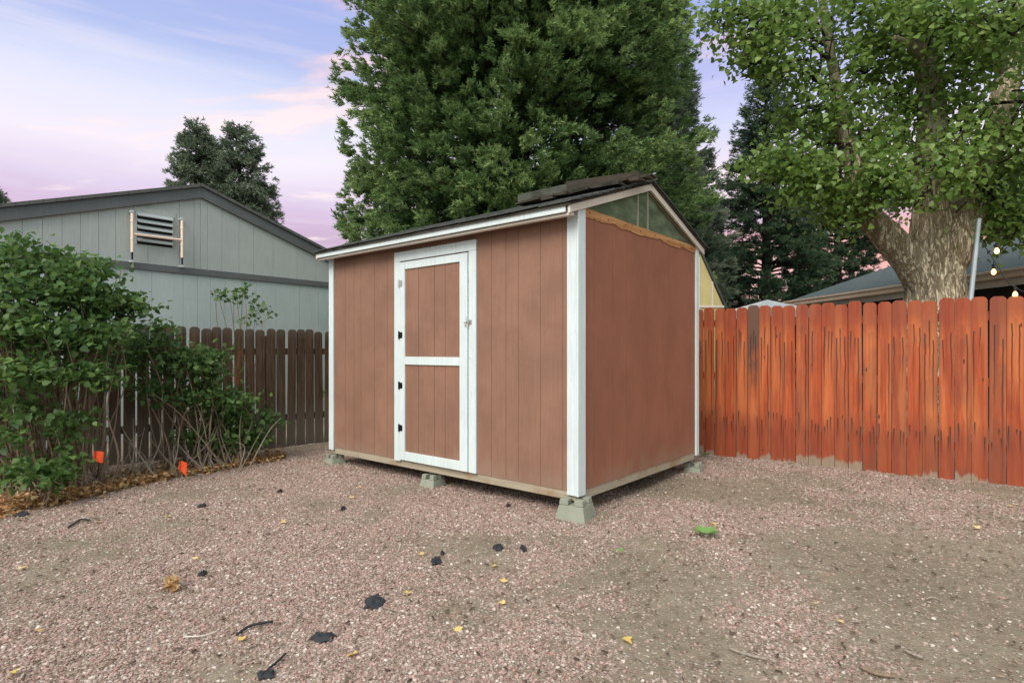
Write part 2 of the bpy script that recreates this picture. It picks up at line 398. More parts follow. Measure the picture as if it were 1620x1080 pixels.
def m_bark(name, c1, c2, c3, sc=1.0, st=1.0):
    m, t = newmat(name); v = oc(t)
    r1 = t.noise(t.scale(v, (9*sc, 9*sc, 2.0*sc)), 1, 5, .6, 1.6); r2 = t.noise(t.scale(v, (22*sc, 22*sc, 5*sc)), 1, 5, .65, 1.2)
    a1 = t.math('ABSOLUTE', t.math('SUBTRACT', r1, .5)); a2 = t.math('ABSOLUTE', t.math('SUBTRACT', r2, .5))
    fis = t.math('MULTIPLY', t.step(a1, 0.0, .055), t.math('ADD', .55, t.math('MULTIPLY', t.step(a2, 0, .06), .45)))
    n = t.noise(t.scale(v, (30*sc, 30*sc, 8*sc)), 1, 5, .7)
    col = t.mix(t.step(n, .3, .7), c2, c3); col = t.mix(fis, c1, col)
    h = t.math('ADD', t.math('MULTIPLY', fis, 1.0), t.math('MULTIPLY', n, .4))
    fin(t, col, .9, h, st, .03, .15); return m
M['bark'] = m_bark('furrowed_bark', (.33, .25, .155), (.60, .49, .335), (.76, .66, .50), .75)
M['bark_pale'] = m_bark('pale_upper_bark', (.25, .22, .15), (.42, .39, .28), (.52, .48, .36), 1.6, .5)
M['bark_dark'] = m_bark('conifer_bark', (.03, .022, .018), (.08, .06, .045), (.13, .10, .08))

# gravel stone + ground
m, t = newmat('pink_gravel_stone'); r = rnd(t)
col = t.ramp(r, [(0, (.14, .10, .085)), (.13, (.32, .185, .162)), (.35, (.41, .275, .243)), (.5, (.28, .21, .185)), (.66, (.43, .335, .30)), (.8, (.44, .25, .215)), (.92, (.54, .45, .41)), (1, (.68, .61, .56))])
n = t.noise(oc(t), 1.2, 3, .6)
col = t.mix(t.math('MULTIPLY', n, .3), col, (.20, .155, .125))
fin(t, col, .85, None, spec=.25); M['stone'] = m
m, t = newmat('dirt_and_fines'); pos = t.new('ShaderNodeNewGeometry').outputs['Position']
gm = t.new('ShaderNodeAttribute', attribute_name='tint').outputs['Fac']
n1 = t.noise(pos, 1.1, 5, .6); n2 = t.noise(pos, 14, 5, .65); n3 = t.noise(pos, 90, 3, .6)
dirt = t.mix(t.step(n1, .3, .7), (.205, .168, .124), (.285, .238, .180))
dirt = t.mix(t.math('MULTIPLY', t.step(n2, .42, .68), .6), dirt, (.15, .118, .085))
vo = t.new('ShaderNodeTexVoronoi'); t.put(vo.inputs['Vector'], pos); vo.inputs['Scale'].default_value = 95
rc = t.sep(vo.outputs['Color'])
peb = t.ramp(rc[0], [(0, (.15, .11, .09)), (.35, (.31, .21, .175)), (.7, (.38, .30, .255)), (.9, (.52, .45, .40)), (1, (.66, .60, .55))])
thr = t.math('ADD', t.math('MULTIPLY', gm, .62), .10)
isp = t.math('LESS_THAN', rc[1], thr)
col = t.mix(t.math('MULTIPLY', isp, .85), dirt, peb)
col = t.mix(t.math('MULTIPLY', t.step(n3, .55, .75), .35), col, (.34, .28, .21))
h = t.math('ADD', t.math('MULTIPLY', t.math('MULTIPLY', isp, t.math('SUBTRACT', 1, vo.outputs['Distance'])), .9), t.math('ADD', t.math('MULTIPLY', n3, .6), n2))
fin(t, col, .95, h, .8, .012, .12); M['ground'] = m

# ------------------------------------------------------------------ ground
def gravel_amount(x, y):
    P = np.stack([x*1.0, y*1.0, np.zeros_like(x)], -1)
    n = fbm(P*1.25+5.3, 4, 3); nf = fbm(P*5.5, 3, 9)
    s = 1/(1+np.exp(-(x-.25-.25*(y-3.2))*2.6))           # right side
    near = 1/(1+np.exp((y-4.0)*2.2))
    bias = .38*(1-s) + s*(near*(-.25)+(1-near)*(-.06))
    corridor = np.exp(-((y-(3.05+.12*x))/.35)**2)*(x > .6)*.10
    v = (n-.5)*2.1 + (nf-.5)*.8 + bias - corridor
    return np.clip(.5+v*1.9, 0.12, 1)
def gz(x, y):
    P = np.stack([x, y, np.zeros_like(x)], -1)
    return (fbm(P*.9+2, 3, 21)-.5)*.05 + (fbm(P*6, 3, 33)-.5)*.012
def ground_z(x, y): return float(gz(np.array([float(x)]), np.array([float(y)]))[0])
def graded(a, b, c, d, st, fac=1.35):
    xs = list(np.arange(b, c+st/2, st)); q = st*2; x = b
    L = []
    while x > a: x -= q; q *= fac; L.append(x)
    q = st*2; x = c; Rr = []
    while x < d: x += q; q *= fac; Rr.append(x)
    return np.array(L[::-1]+xs+Rr)
xs = graded(-600, -6.5, 6.5, 600, .05); ys = graded(-300, 1.2, 9.8, 900, .05)
X, Y = np.meshgrid(xs, ys); xf, yf = X.ravel(), Y.ravel()
far = np.clip((np.hypot(xf, yf-4)-14)/10, 0, 1)
Z = gz(xf, yf)*(1-far)
nx, ny = len(xs), len(ys); ii, jj = np.meshgrid(np.arange(nx-1), np.arange(ny-1)); b0 = (jj*nx+ii).ravel()
F = np.stack([b0, b0+1, b0+nx+1, b0+nx], -1)
ga = gravel_amount(xf, yf)
g_o = np_mesh('ground', np.stack([xf, yf, Z], -1), F, M['ground'], tint=ga, smooth=True); tag(g_o, kind='structure')

# gravel: geometry-node scatter of small angular stones
st = .08; xs = np.arange(-8, 7.5, st); ys = np.arange(1.4, 9.2, st); X, Y = np.meshgrid(xs, ys); xf, yf = X.ravel(), Y.ravel()
nx, ny = len(xs), len(ys); ii, jj = np.meshgrid(np.arange(nx-1), np.arange(ny-1)); b0 = (jj*nx+ii).ravel()
F = np.stack([b0, b0+1, b0+nx+1, b0+nx], -1)
cx = xf[F].mean(1); cy = yf[F].mean(1)
lf = lambda x, y: y-(8.28+(x+2.64)*.686/.727)          # beyond left fence if >0
rf = lambda x, y: y-(7.31-(x-2.367)*1.84/2.497)
keep = (np.abs(cx) < 1.02*cy+.5) & (lf(cx, cy) < .05) & (rf(cx, cy) < .05)
F = F[keep]
gr = np_mesh('gravel', np.stack([xf, yf, gz(xf, yf)+.001], -1), F, M['stone'], tint=gravel_amount(xf, yf)*np.clip(1.25-yf*.085, .55, 1))
tag(gr, 'pink and cream crushed gravel spread over the yard', 'gravel', kind='stuff')
ng = bpy.data.node_groups.new('gravel_scatter', 'GeometryNodeTree')
ng.interface.new_socket('Geometry', in_out='INPUT', socket_type='NodeSocketGeometry'); ng.interface.new_socket('Geometry', in_out='OUTPUT', socket_type='NodeSocketGeometry')
G = NT(ng); gi = G.new('NodeGroupInput'); go = G.new('NodeGroupOutput')
at_n = G.new('GeometryNodeInputNamedAttribute', data_type='FLOAT'); at_n.inputs['Name'].default_value = 'tint'
dens = G.math('MULTIPLY', G.math('POWER', at_n.outputs[0], 1.25), 7200)
dp = G.new('GeometryNodeDistributePointsOnFaces', distribute_method='RANDOM'); G.l.new(gi.outputs[0], dp.inputs['Mesh']); G.l.new(dens, dp.inputs['Density'])
jn = G.new('GeometryNodeJoinGeometry')
for k in range(7):
    ico = G.new('GeometryNodeMeshIcoSphere'); ico.inputs['Radius'].default_value = .5; ico.inputs['Subdivisions'].default_value = 1 if k % 2 else 2
    ps = G.new('GeometryNodeInputPosition')
    nz = G.new('ShaderNodeTexNoise'); nz.inputs['Scale'].default_value = 1.6
    vm = G.new('ShaderNodeVectorMath', operation='ADD'); G.l.new(ps.outputs[0], vm.inputs[0]); vm.inputs[1].default_value = (k*3.7, k*1.3, 9)
    G.l.new(vm.outputs[0], nz.inputs['Vector'])
    v1 = G.new('ShaderNodeVectorMath', operation='SUBTRACT'); G.l.new(nz.outputs['Color'], v1.inputs[0]); v1.inputs[1].default_value = (.5, .5, .5)
    v2 = G.new('ShaderNodeVectorMath', operation='SCALE'); G.l.new(v1.outputs[0], v2.inputs[0]); v2.inputs[3].default_value = 1.5
    sp = G.new('GeometryNodeSetPosition'); G.l.new(ico.outputs[0], sp.inputs[0]); G.l.new(v2.outputs[0], sp.inputs['Offset'])
    sm = G.new('GeometryNodeSetMaterial'); sm.inputs['Material'].default_value = M['stone']; G.l.new(sp.outputs[0], sm.inputs[0])
    ti = G.new('GeometryNodeGeometryToInstance'); G.l.new(sm.outputs[0], ti.inputs[0]); G.l.new(ti.outputs[0], jn.inputs[0])
ip = G.new('GeometryNodeInstanceOnPoints'); G.l.new(dp.outputs['Points'], ip.inputs['Points']); G.l.new(jn.outputs[0], ip.inputs['Instance'])
ip.inputs['Pick Instance'].default_value = True
rv = G.new('FunctionNodeRandomValue', data_type='INT'); rv.inputs['Min'].default_value = 0; rv.inputs['Max'].default_value = 6
G.l.new([o for o in rv.outputs if o.enabled][0], ip.inputs['Instance Index'])
rr_ = G.new('FunctionNodeRandomValue', data_type='FLOAT_VECTOR'); rr_.inputs[0].default_value = (-.5, -.5, 0); rr_.inputs[1].default_value = (.5, .5, 6.28)
er = G.new('FunctionNodeEulerToRotation'); G.l.new(rr_.outputs[0], er.inputs[0]); G.l.new(er.outputs[0], ip.inputs['Rotation'])
rs = G.new('FunctionNodeRandomValue', data_type='FLOAT'); rs.inputs[2].default_value = 0; rs.inputs[3].default_value = 1; rs.inputs['Seed'].default_value = 5
sz = G.math('ADD', .0062, G.math('MULTIPLY', G.math('POWER', rs.outputs[1], 2.6), .0125))
cb = G.comb(G.math('MULTIPLY', sz, 1.25), sz, G.math('MULTIPLY', sz, .7)); G.l.new(cb, ip.inputs['Scale'])
G.l.new(ip.outputs[0], go.inputs[0])
md = gr.modifiers.new('scatter', 'NODES'); md.node_group = ng

# ------------------------------------------------------------------ red brown shed
LEN = 3.37; DEP = 2.34; SL = .337; ZB = .20; ZE = 2.40          # sizes
shed = empty('shed', (C0[0], C0[1], 0), ROT, label='brown-red garden shed with white trim and a single narrow door, on concrete blocks', cat='shed')
def zr(y): return 2.455+SL*min(y, DEP-y)                        # underside of the roof deck
def strips(mb, a, b, cuts, z0, topf, face, depth, gap=.007, mode='front'):
    e = [a]+sorted(cuts)+[b]
    for i in range(len(e)-1):
        p, q = e[i]+(gap/2 if i else 0), e[i+1]-(gap/2 if i < len(e)-2 else 0)
        if mode == 'front': mb.hexa([(p, face, z0), (q, face, z0), (q, face+depth, z0), (p, face+depth, z0), (p, face, topf(p)), (q, face, topf(q)), (q, face+depth, topf(q)), (p, face+depth, topf(p))])
        else: mb.hexa([(face-depth, p, z0), (face, p, z0), (face, q, z0), (face-depth, q, z0), (face-depth, p, topf(p)), (face, p, topf(p)), (face, q, topf(q)), (face-depth, q, topf(q))])
dL = front(624, 500)[0]; dR = front(753, 500)[0]
fc = [front(px, 500)[0] for px in (546, 560, 571, 592.4, 612.5, 777.5, 800.4, 820, 855, 890)]
mb = MB(); strips(mb, -LEN, -.012, fc, ZB, lambda q: 2.385, 0, .012, .0035); mb.box(-LEN+.002, -.02, .0045, .04, ZB+.01, 2.38)
mb.build('front_wall', M['siding'], shed)
sc_ = [side(px, 500)[0] for px in (940, 969, 991.5, 1024, 1058)]
mb = MB(); strips(mb, .04, DEP, sc_, ZB+.005, lambda q: 2.378, 0, .0119, .0022, 'side'); mb.box(-.04, -.0035, .042, DEP-.002, ZB+.01, 2.374)
mb.build('side_wall', M['siding_warm_lit'], shed)
mb = MB().box(-LEN, -LEN+.03, .041, DEP-.03, ZB, 2.38).box(-LEN, -.041, DEP-.03, DEP, ZB, 2.385)
mb.box(-LEN+.03, -.041, .042, DEP-.031, ZB+.01, ZB+.03); mb.build('back_wall', M['siding'], shed)
# raw wood band under the gable glass, ragged lower edge with nail holes
mb = MB(); n = 60; ytop = []; 
for i in range(n):
    y0, y1 = .045+(DEP-.09)*i/n, .045+(DEP-.09)*(i+1)/n
    f = lambda y: 2.392-.034*fbm([[y*7, 0, 0]], 2, 5)[0]-.022*fbm([[y*26, 0, 4]], 3, 8)[0]
    g_ = lambda y: 2.425+.006*vnoise([[y*9, 1, 3]])[0]
    mb.hexa([(0, y0, f(y0)), (.007, y0, f(y0)), (.007, y1, f(y1)), (0, y1, f(y1)), (0, y0, g_(y0)), (.007, y0, g_(y0)), (.007, y1, g_(y1)), (0, y1, g_(y1))])
band = mb.build('raw_wood_band', M['rawwood'], shed)
for i in range(8):
    y = .16+i*.29; MB().tube([(.0065, y, 2.398-.006*(i % 2)), (.010, y, 2.398-.006*(i % 2))], .006, 8).build('nail', M['hinge_black'], band)
# gable glazing
mb = MB().prism([(-.012, .06, 2.43), (-.012, DEP-.06, 2.43), (-.012, DEP/2, zr(DEP/2)-.005)], (.006, 0, 0)); gl = mb.build('gable_pane', M['glass'], shed)
mb = MB()
for px in (1009, 1024.5): y = side(px, 350)[0]; mb.box(-.006, .004, y-.012, y+.012, 2.43, zr(y)-.04)
mb.prism([(-.005, .10, 2.43+.0), (-.005, .02, 2.43), (-.005, DEP/2, zr(DEP/2)-.03), (-.005, DEP/2, zr(DEP/2)-.062)], (.006, 0, 0))
mb.prism([(-.005, DEP-.02, 2.43), (-.005, DEP-.10, 2.43), (-.005, DEP/2, zr(DEP/2)-.062), (-.005, DEP/2, zr(DEP/2)-.03)], (.006, 0, 0))
mb.build('gable_muntin', M['strut'], gl)
mb = MB().prism([(-LEN+.002, .02, 2.38), (-LEN+.002, DEP-.02, 2.38), (-LEN+.002, DEP/2, zr(DEP/2)-.01)], (.012, 0, 0)); mb.build('far_gable_wall', M['siding'], shed)
# corner trims
def trim(pts, name='corner_trim'): 
    mb = MB(); [mb.box(*p) for p in pts]; return mb.build(name, M['white'], shed, bevel=.003)
trim([(-.088, .0, -.02, -.001, .175, 2.40)]); trim([(.001, .02, -.022, .085, .172, 2.42)])
trim([(-LEN-.022, -LEN+.065, -.02, -.001, .17, 2.37)]); trim([(.001, .02, DEP-.05, DEP+.022, .17, zr(DEP)-.03)])
# fascia, frieze, soffit
EO = .15
mb = MB().box(-LEN-.05, .0, -EO-.02, -EO, 2.348, 2.413).build('fascia', M['white'], shed, bevel=.003)
mb = MB().box(-LEN-.045, .035, -EO+.004, -EO+.05, 2.325, 2.346).build('fascia_underboard', M['cream'], shed, bevel=.002)
mb = MB().hexa([(-LEN-.03, -EO+.052, 2.365), (.0, -EO+.052, 2.365), (0, -.001, 2.39), (-LEN-.03, -.001, 2.39), (-LEN-.03, -EO+.052, 2.375), (0, -EO+.052, 2.375), (0, -.001, 2.40), (-LEN-.03, -.001, 2.40)])
mb.build('soffit', M['siding'], shed)
# rake boards
def rake(x0, x1, m='cream'):
    ya, yb, ym = -EO-.02, DEP+.115, DEP/2
    def q(y): return zr(y) if 0 <= y <= DEP else (2.455+SL*y if y < 0 else 2.455+SL*(DEP-y))
    for (a, b) in ((ya, ym), (ym, yb)):
        e = .0006 if b == yb else -.0006
        MB().hexa([(x0, a+e, q(a)-.062), (x1, a+e, q(a)-.062), (x1, b, q(b)-.062), (x0, b, q(b)-.062), (x0, a+e, q(a)-.001), (x1, a+e, q(a)-.001), (x1, b, q(b)-.001), (x0, b, q(b)-.001)]).build('rake_board', M[m], shed, bevel=.002)
rake(.022, .044); rake(-LEN-.045, -LEN-.024)
# roof slabs with layered shingle courses
rp = MB(); ym = DEP/2
def roofslab(mb, x0, x1, ya, yb, za, zb, th): mb.hexa([(x0, ya, za), (x1, ya, za), (x1, yb, zb), (x0, yb, zb), (x0, ya, za+th), (x1, ya, za+th), (x1, yb, zb+th), (x0, yb, zb+th)])
ya = -EO-.035; roofslab(rp, -LEN-.06, .055, ya, ym, 2.455+SL*ya, zr(ym), .018); roofslab(rp, -LEN-.06, .055, ym, DEP+.14, zr(ym), 2.455-SL*.14, .018)
roof = rp.build('roof_deck', M['darkplank'], shed)
sp = MB(); random.seed(4)
for k in range(11):
    y0 = ya-.012+k*.128; y1 = min(y0+.17, ym+.02)
    x = -LEN-.075
    while x < .06:
        w_ = random.uniform(.26, .34); x1 = min(x+w_, .075+random.uniform(-.008, .01)); l = random.uniform(0, .006); dy = random.uniform(-.008, .004)
        z0 = 2.455+SL*y0+.024+l; z1 = 2.455+SL*y1+.019
        if k == 10: z1 = min(z1, zr(ym)+.03)
        sp.hexa([(x, y0+dy, z0), (x1-.004, y0+dy, z0+random.uniform(0, .005)), (x1-.004, y1, z1), (x, y1, z1), (x, y0+dy, z0+.012), (x1-.004, y0+dy, z0+.014), (x1-.004, y1, z1+.008), (x, y1, z1+.008)])
        x = x1
        if w_ < .1: break
for k in range(11):
    y0 = DEP+.155-k*.128; y1 = max(y0-.17, ym-.02); f = lambda y: 2.455+SL*(DEP-y)
    sp.hexa([(-LEN-.075, y1, f(y1)+.019), (.07, y1, f(y1)+.019), (.07, y0, f(y0)+.026), (-LEN-.075, y0, f(y0)+.026), (-LEN-.075, y1, f(y1)+.027), (.07, y1, f(y1)+.027), (.07, y0, f(y0)+.04), (-LEN-.075, y0, f(y0)+.04)])
sp.build('shingles', M['shingle_black'], roof)
# skid / floor joists
MB().box(-LEN+.03, -.02, .006, .05, .13, ZB).build('front_skid', M['sill'], shed, bevel=.003)
MB().box(-.05, -.006, .055, DEP-.05, .13, ZB+.004).build('side_skid', M['sill'], shed, bevel=.003)
MB().box(-LEN+.03, -.06, DEP-.06, DEP-.01, .13, ZB).build('back_skid', M['sill'], shed)
# door
hi = .012
cz = lambda px, py, o=-.02: front(px, py, o)
zt = cz(690, 389)[1]; zti = cz(690, 405)[1]; xl0, xl1 = cz(624, 500)[0], cz(633, 500)[0]; xr0, xr1 = cz(741, 500)[0], cz(753, 500)[0]
zbl = .17; cas = MB()
cas.box(xl0, xl1-.002, -.024, -.001, cz(623, 727)[1], zti).box(xr0+.004, xr1, -.024, -.001, cz(747, 748)[1], zti).box(xl0, xr1, -.0245, -.001, zti+.001, zt)
cas.build('door_casing', M['white'], shed, bevel=.003)
door = MB().box(xl1, xr0, -.008, -.002, .21, zti-.006).build('door', M['siding'], shed)
x0, x1 = xl1+.004, xr0-.006; zlo = cz(680, 735)[1]-.0; zhi = zti-.012
fr = cz(641, 500)[0]; fr2 = cz(728, 500)[0]
MB().box(x0, fr, -.030, -.0085, zlo, zhi).build('door_stile', M['white'], door, bevel=.003)
MB().box(fr2, x1, -.030, -.0085, zlo, zhi).build('door_stile', M['white'], door, bevel=.003)
for a, b in ((cz(685, 420)[1], zhi), (cz(685, 577.5)[1], cz(685, 564.5)[1]), (zlo, cz(682, 721)[1])):
    MB().box(fr+.001, fr2-.001, -.029, -.0085, a, b).build('door_rail', M['white'], door, bevel=.003)
mb = MB(); strips(mb, fr+.002, fr2-.002, [front(p, 500)[0] for p in (664, 689, 706)], zlo+.05, lambda q: zhi-.05, -.015, .0065, .005); mb.build('door_panel', M['siding'], door)
MB().box(xr0-.005, xr0+.003, -.006, -.0022, .2, zti).build('door_gap', M['hinge_black'], door)
for i, py in enumerate((448.5, 530, 609.5, 676.5)):
    z = cz(633, py, -.03)[1]; mb = MB()
    mb.tube([(xl1, -.036, z-.04), (xl1, -.036, z+.04)], .0075, 8); mb.box(xl1+.004, xl1+.045, -.0345, -.0305, z-.03, z+.03)
    mb.box(xl1+.03, xl1+.048, -.036, -.0306, z-.018, z+.018); mb.box(xl1-.022, xl1-.003, -.030, -.0245, z-.035, z+.035)
    h = mb.build('hinge', M['steel' if i == 0 else 'hinge_black'], door, bevel=.001)
    if i == 0:
        h['label'] = 'bare silver upper hinge'
lz = cz(741, 509, -.03)[1]; lx = xr0+.0
mb = MB().box(lx+.004, lx+.045, -.032, -.0250, lz-.018, lz+.018); mb.tube([(lx-.04, -.036, lz-.005), (lx+.03, -.040, lz)], .005, 6); mb.tube([(lx+.02, -.045, lz-.02), (lx+.02, -.045, lz+.02)], .006, 8)
lat = mb.build('latch', M['steel'], door)
mb = MB(); mb.tube(smooth_path([(lx, -.05, lz+.05), (lx-.01, -.045, lz+.0), (lx-.03, -.045, lz-.03), (lx+.01, -.05, lz-.02), (lx+.012, -.045, lz-.055)], 4), .004, 6); mb.build('cord', M['rope'], lat)

# ridge planks lying on the shed roof, metal scrap
def rx(px, y=1.06): return front(px, 300, y)[0]
def loc2w(x, y, z=0): p = C0+XA*x+YA*y; return (p[0], p[1], z)
def plank(x0, x1, y0, y1, z0a, z1a, z0b, z1b, mat, name, label):
    e = empty(name, loc2w((x0+x1)/2, (y0+y1)/2, (z0a+z0b)/2), ROT, label=label, cat='plank', group='old boards lying along the shed ridge')
    mx, my, mz = (x0+x1)/2, (y0+y1)/2, (z0a+z0b)/2
    mb = MB(); N = 8; px_ = np.linspace(x0, x1, N+1)
    for i in range(N):
        a, b = px_[i], px_[i+1]; fa, fb = i/N, (i+1)/N
        L = lambda p, q, f: p+(q-p)*f-mz
        mb.hexa([(a-mx, y0-my, L(z0a, z0b, fa)), (b-mx, y0-my, L(z0a, z0b, fb)), (b-mx, y1-my, L(z0a, z0b, fb)), (a-mx, y1-my, L(z0a, z0b, fa)),
                 (a-mx, y0-my, L(z1a, z1b, fa)), (b-mx, y0-my, L(z1a, z1b, fb)), (b-mx, y1-my, L(z1a, z1b, fb)), (a-mx, y1-my, L(z1a, z1b, fa))])
    mb.build('board', M[mat], e)
    return e
xa, xb, xc = rx(823), rx(901), rx(1016)
f = lambda px, py: front(px, py, 1.02)[1]
e1 = plank(xa, xb-.004, 1.02, 1.17, f(823, 321), f(823, 307), f(901, 303), f(901, 290), 'oldplank', 'ridge_board', 'grey-green weathered board on the shed roof ridge, left one of two')
e2 = plank(xb+.004, xc, 1.00, 1.19, f(902, 303), f(902, 287), f(1016, 286.5), f(1016, 270.5), 'darkplank', 'ridge_board', 'dark brown board on the shed roof ridge near the gable peak')
# lower packing layers and curled shingles below the boards: roof parts
mb = MB()
mb.hexa([(xa+.02, 1.0, 2.83), (xb, .99, 2.83), (xb, 1.2, 2.83), (xa+.02, 1.2, 2.83), (xa+.02, 1.0, f(823, 323)), (xb, .99, f(901, 305)), (xb, 1.2, f(901, 305)), (xa+.02, 1.2, f(823, 323))])
mb.hexa([(xb, .98, 2.83), (.045, .98, 2.83), (.045, 1.2, 2.83), (xb, 1.2, 2.83), (xb, .98, f(902, 306)), (.045, .98, f(1018, 289)), (.045, 1.2, f(1018, 289)), (xb, 1.2, f(902, 306))])
for i in range(26):
    x = random.uniform(xb-.3, 0); y = random.uniform(.55, .98); z = 2.455+SL*y+.045; l = random.uniform(.12, .28)
    mb.hexa([(x, y-.06, z+random.uniform(.0, .025)), (x+l, y-.06, z+random.uniform(0, .03)), (x+l, y+.07, z+.02), (x, y+.07, z+.02), (x, y-.06, z+.03), (x+l, y-.06, z+.04), (x+l, y+.07, z+.028), (x, y+.07, z+.028)])
mb.build('curled_shingles', M['darkplank'], roof)
e = empty('metal_scrap', loc2w(.0, ym, zr(ym)+.05), ROT, label='crumpled silver metal scrap at the peak of the shed roof', cat='scrap')
mb = MB(); mb.hexa([(-.06, -.04, -.01), (.07, -.05, -.005), (.08, .06, 0), (-.05, .07, -.01), (-.04, -.03, .03), (.05, -.02, .045), (.06, .04, .02), (-.03, .05, .04)]); mb.tube([(-.07, .02, .02), (.09, -.01, .035)], .008, 6)
mb.build('sheet', M['steel'], e)

# concrete pier blocks
def pier(x, y, rz, s, label, sink=0.0):
    e = empty('pier_block', (*loc2w(x, y)[:2], ground_z(*loc2w(x, y)[:2])-sink), ROT+rz, label=label, cat='concrete block', group='concrete pier blocks under the shed')
    mb = MB(); a, b, h = .145*s, .108*s, .17*s
    mb.hexa([(-a, -a, -.03), (a, -a, -.03), (a, a, -.03), (-a, a, -.03), (-b, -b, h-.045), (b, -b, h-.045), (b, b, h-.045), (-b, b, h-.045)])
    c = .025
    for sx in (-1, 1):
        for sy in (-1, 1):
            x0, x1 = sorted((sx*c, sx*b)); y0, y1 = sorted((sy*c, sy*b)); k = .93
            mb.hexa([(x0, y0, h-.0445), (x1, y0, h-.0445), (x1, y1, h-.0445), (x0, y1, h-.0445), (x0*k+sx*.002, y0*k, h), (x1*k, y0*k, h), (x1*k, y1*k, h), (x0*k, y1*k, h)])
    o = mb.build('block', M['concrete'], e, bevel=.006)
    return e
pier(-.03, .02, R(10), .93, 'concrete pier block under the near corner post of the shed')
pier(front(680, 740)[0], .04, R(4), .74, 'concrete pier block under the shed below the door', .015)
pier(-LEN+.03, .03, R(-6), .72, 'concrete pier block under the far left corner of the shed', .02)
pier(-.02, DEP-.03, R(8), .74, 'concrete pier block under the back right corner of the shed', .03)

# ------------------------------------------------------------------ fences
def fence(name, P0, dvec, n0, n1, pitch, wid, H, mat, gapj, label, hz=None, seed=1, tilt=.004, topf=None):
    random.seed(seed); a = math.atan2(dvec[1], dvec[0])
    root = empty(name, (P0[0], P0[1], 0), a, label=label, cat='fence')
    for i in range(n0, n1):
        x = i*pitch+random.uniform(-gapj, gapj); hh = H+random.uniform(-.012, .012)+(topf(i) if topf else 0)
        wd = wid*random.uniform(.97, 1.0); b = .027; y = random.uniform(-.003, .003)
        mb = MB(); w2 = wd/2
        poly = [(-w2, 0, -.02), (w2, 0, -.02), (w2, 0, hh-b*1.3), (w2-b*.35, 0, hh-b*.55), (w2-b*1.1, 0, hh), (-w2+b*1.1, 0, hh), (-w2+b*.35, 0, hh-b*.55), (-w2, 0, hh-b*1.3)]
        mb.prism(poly, (0, .017, 0)); o = mb.build('picket', M[mat], root, bevel=.002)
        o.location = (x, y, random.uniform(.0, .012)); o.rotation_euler = (random.uniform(-tilt, tilt), random.uniform(-tilt, tilt), 0)
    L0, L1 = n0*pitch, n1*pitch
    for z in (.35, 1.25) if H < 1.7 else (.3, .95, 1.6):
        MB().box(L0, L1, .0225, .06, z, z+.085).build('rail', M[mat], root)
    x = L0+.3
    while x < L1: MB().box(x-.045, x+.045, .061, .15, 0, H-.08).build('post', M[mat], root); x += 2.4
    return root
ld = unit(np.array([1.60, 1.51])); rd = unit(np.array([2.497, -1.84]))
fence('picket_fence', (-2.64, 8.28), ld, -44, 17, .1345, .1185, 1.585, 'picket_old', .004, 'dark weathered gap-spaced picket fence behind the shrubs on the left', seed=3, tilt=.008)
fence('picket_fence', (2.367, 7.31), rd, -31, 44, .1322, .129, 1.83, 'picket_new', .0008, 'orange-red stained privacy fence with dark drip marks on the right', seed=9, topf=lambda i: -.0006*i)

# ------------------------------------------------------------------ grey house on the left
HO = np.array([-3.456, 10.97])
def hw(px, py, off=0.0): r = ray_local(px, py, HO, 0, off); return r[1], r[2]
house = empty('house', (HO[0], HO[1], 0), ROT, label='pale grey-green house gable with slate trim behind the left fence', cat='house')
ya_ = hw(317, 313)[0]; za = hw(317, 313)[1]; HS = 4.6; hs = .328
top = lambda y: za-hs*abs(y-ya_)
cuts = []
y = ya_-HS+.2
pxs = [(35, 0), (67, 0), (98, 0), (127, 0), (156, 0), (183, 0), (234, 0), (284, 0), (307, 0), (328, 0), (351, 0), (378, 0), (401, 0), (432, 0), (470, 0), (500, 0)]
cuts = [hw(p[0], 400)[0] for p in pxs]
yb0, yb1 = ya_-HS, ya_+HS
lo = [ya_-HS+.3*k for k in range(1, 5)]
cuts = sorted([c for c in cuts if yb0 < c < yb1 and abs(c-ya_) > .03])
ext = []; q = max(cuts)+.3
while q < yb1-.1: ext.append(q); q += .3
q = min(cuts)-.3
while q > yb0+.1: ext.append(q); q -= .3
zb = 2.60
mb = MB(); strips(mb, yb0, yb1, sorted(cuts+ext+[ya_]), zb-.02, top, 0, .014, .004, 'side'); mb.prism([(-.05, yb0, zb-.02), (-.05, yb1, zb-.02), (-.05, yb1, top(yb1)-.001), (-.05, ya_, za-.001), (-.05, yb0, top(yb0)-.001)], (.036, 0, 0))
mb.build('gable_wall', M['housewall'], house)
mb = MB(); strips(mb, yb0, yb1, sorted([c+.05 for c in cuts+ext]), 0, lambda q: min(zb-.021, top(q)), 0, .014, .0035, 'side'); mb.box(-.05, -.0145, yb0, yb1, 0, zb-.03)
mb.build('lower_wall', M['houselow'], house)
MB().box(.001, .03, yb0, yb1, zb-.10, zb+.0).build('trim_band', M['housetrim'], house, bevel=.004)
jy = hw(474, 440)[0]; 
mb = MB().box(-9, -.051, yb0, yb0+.05, 0, 2.2).box(-9, -.051, yb1-.05, yb1, 0, 2.2); mb.build('side_wall', M['houselow'], house)
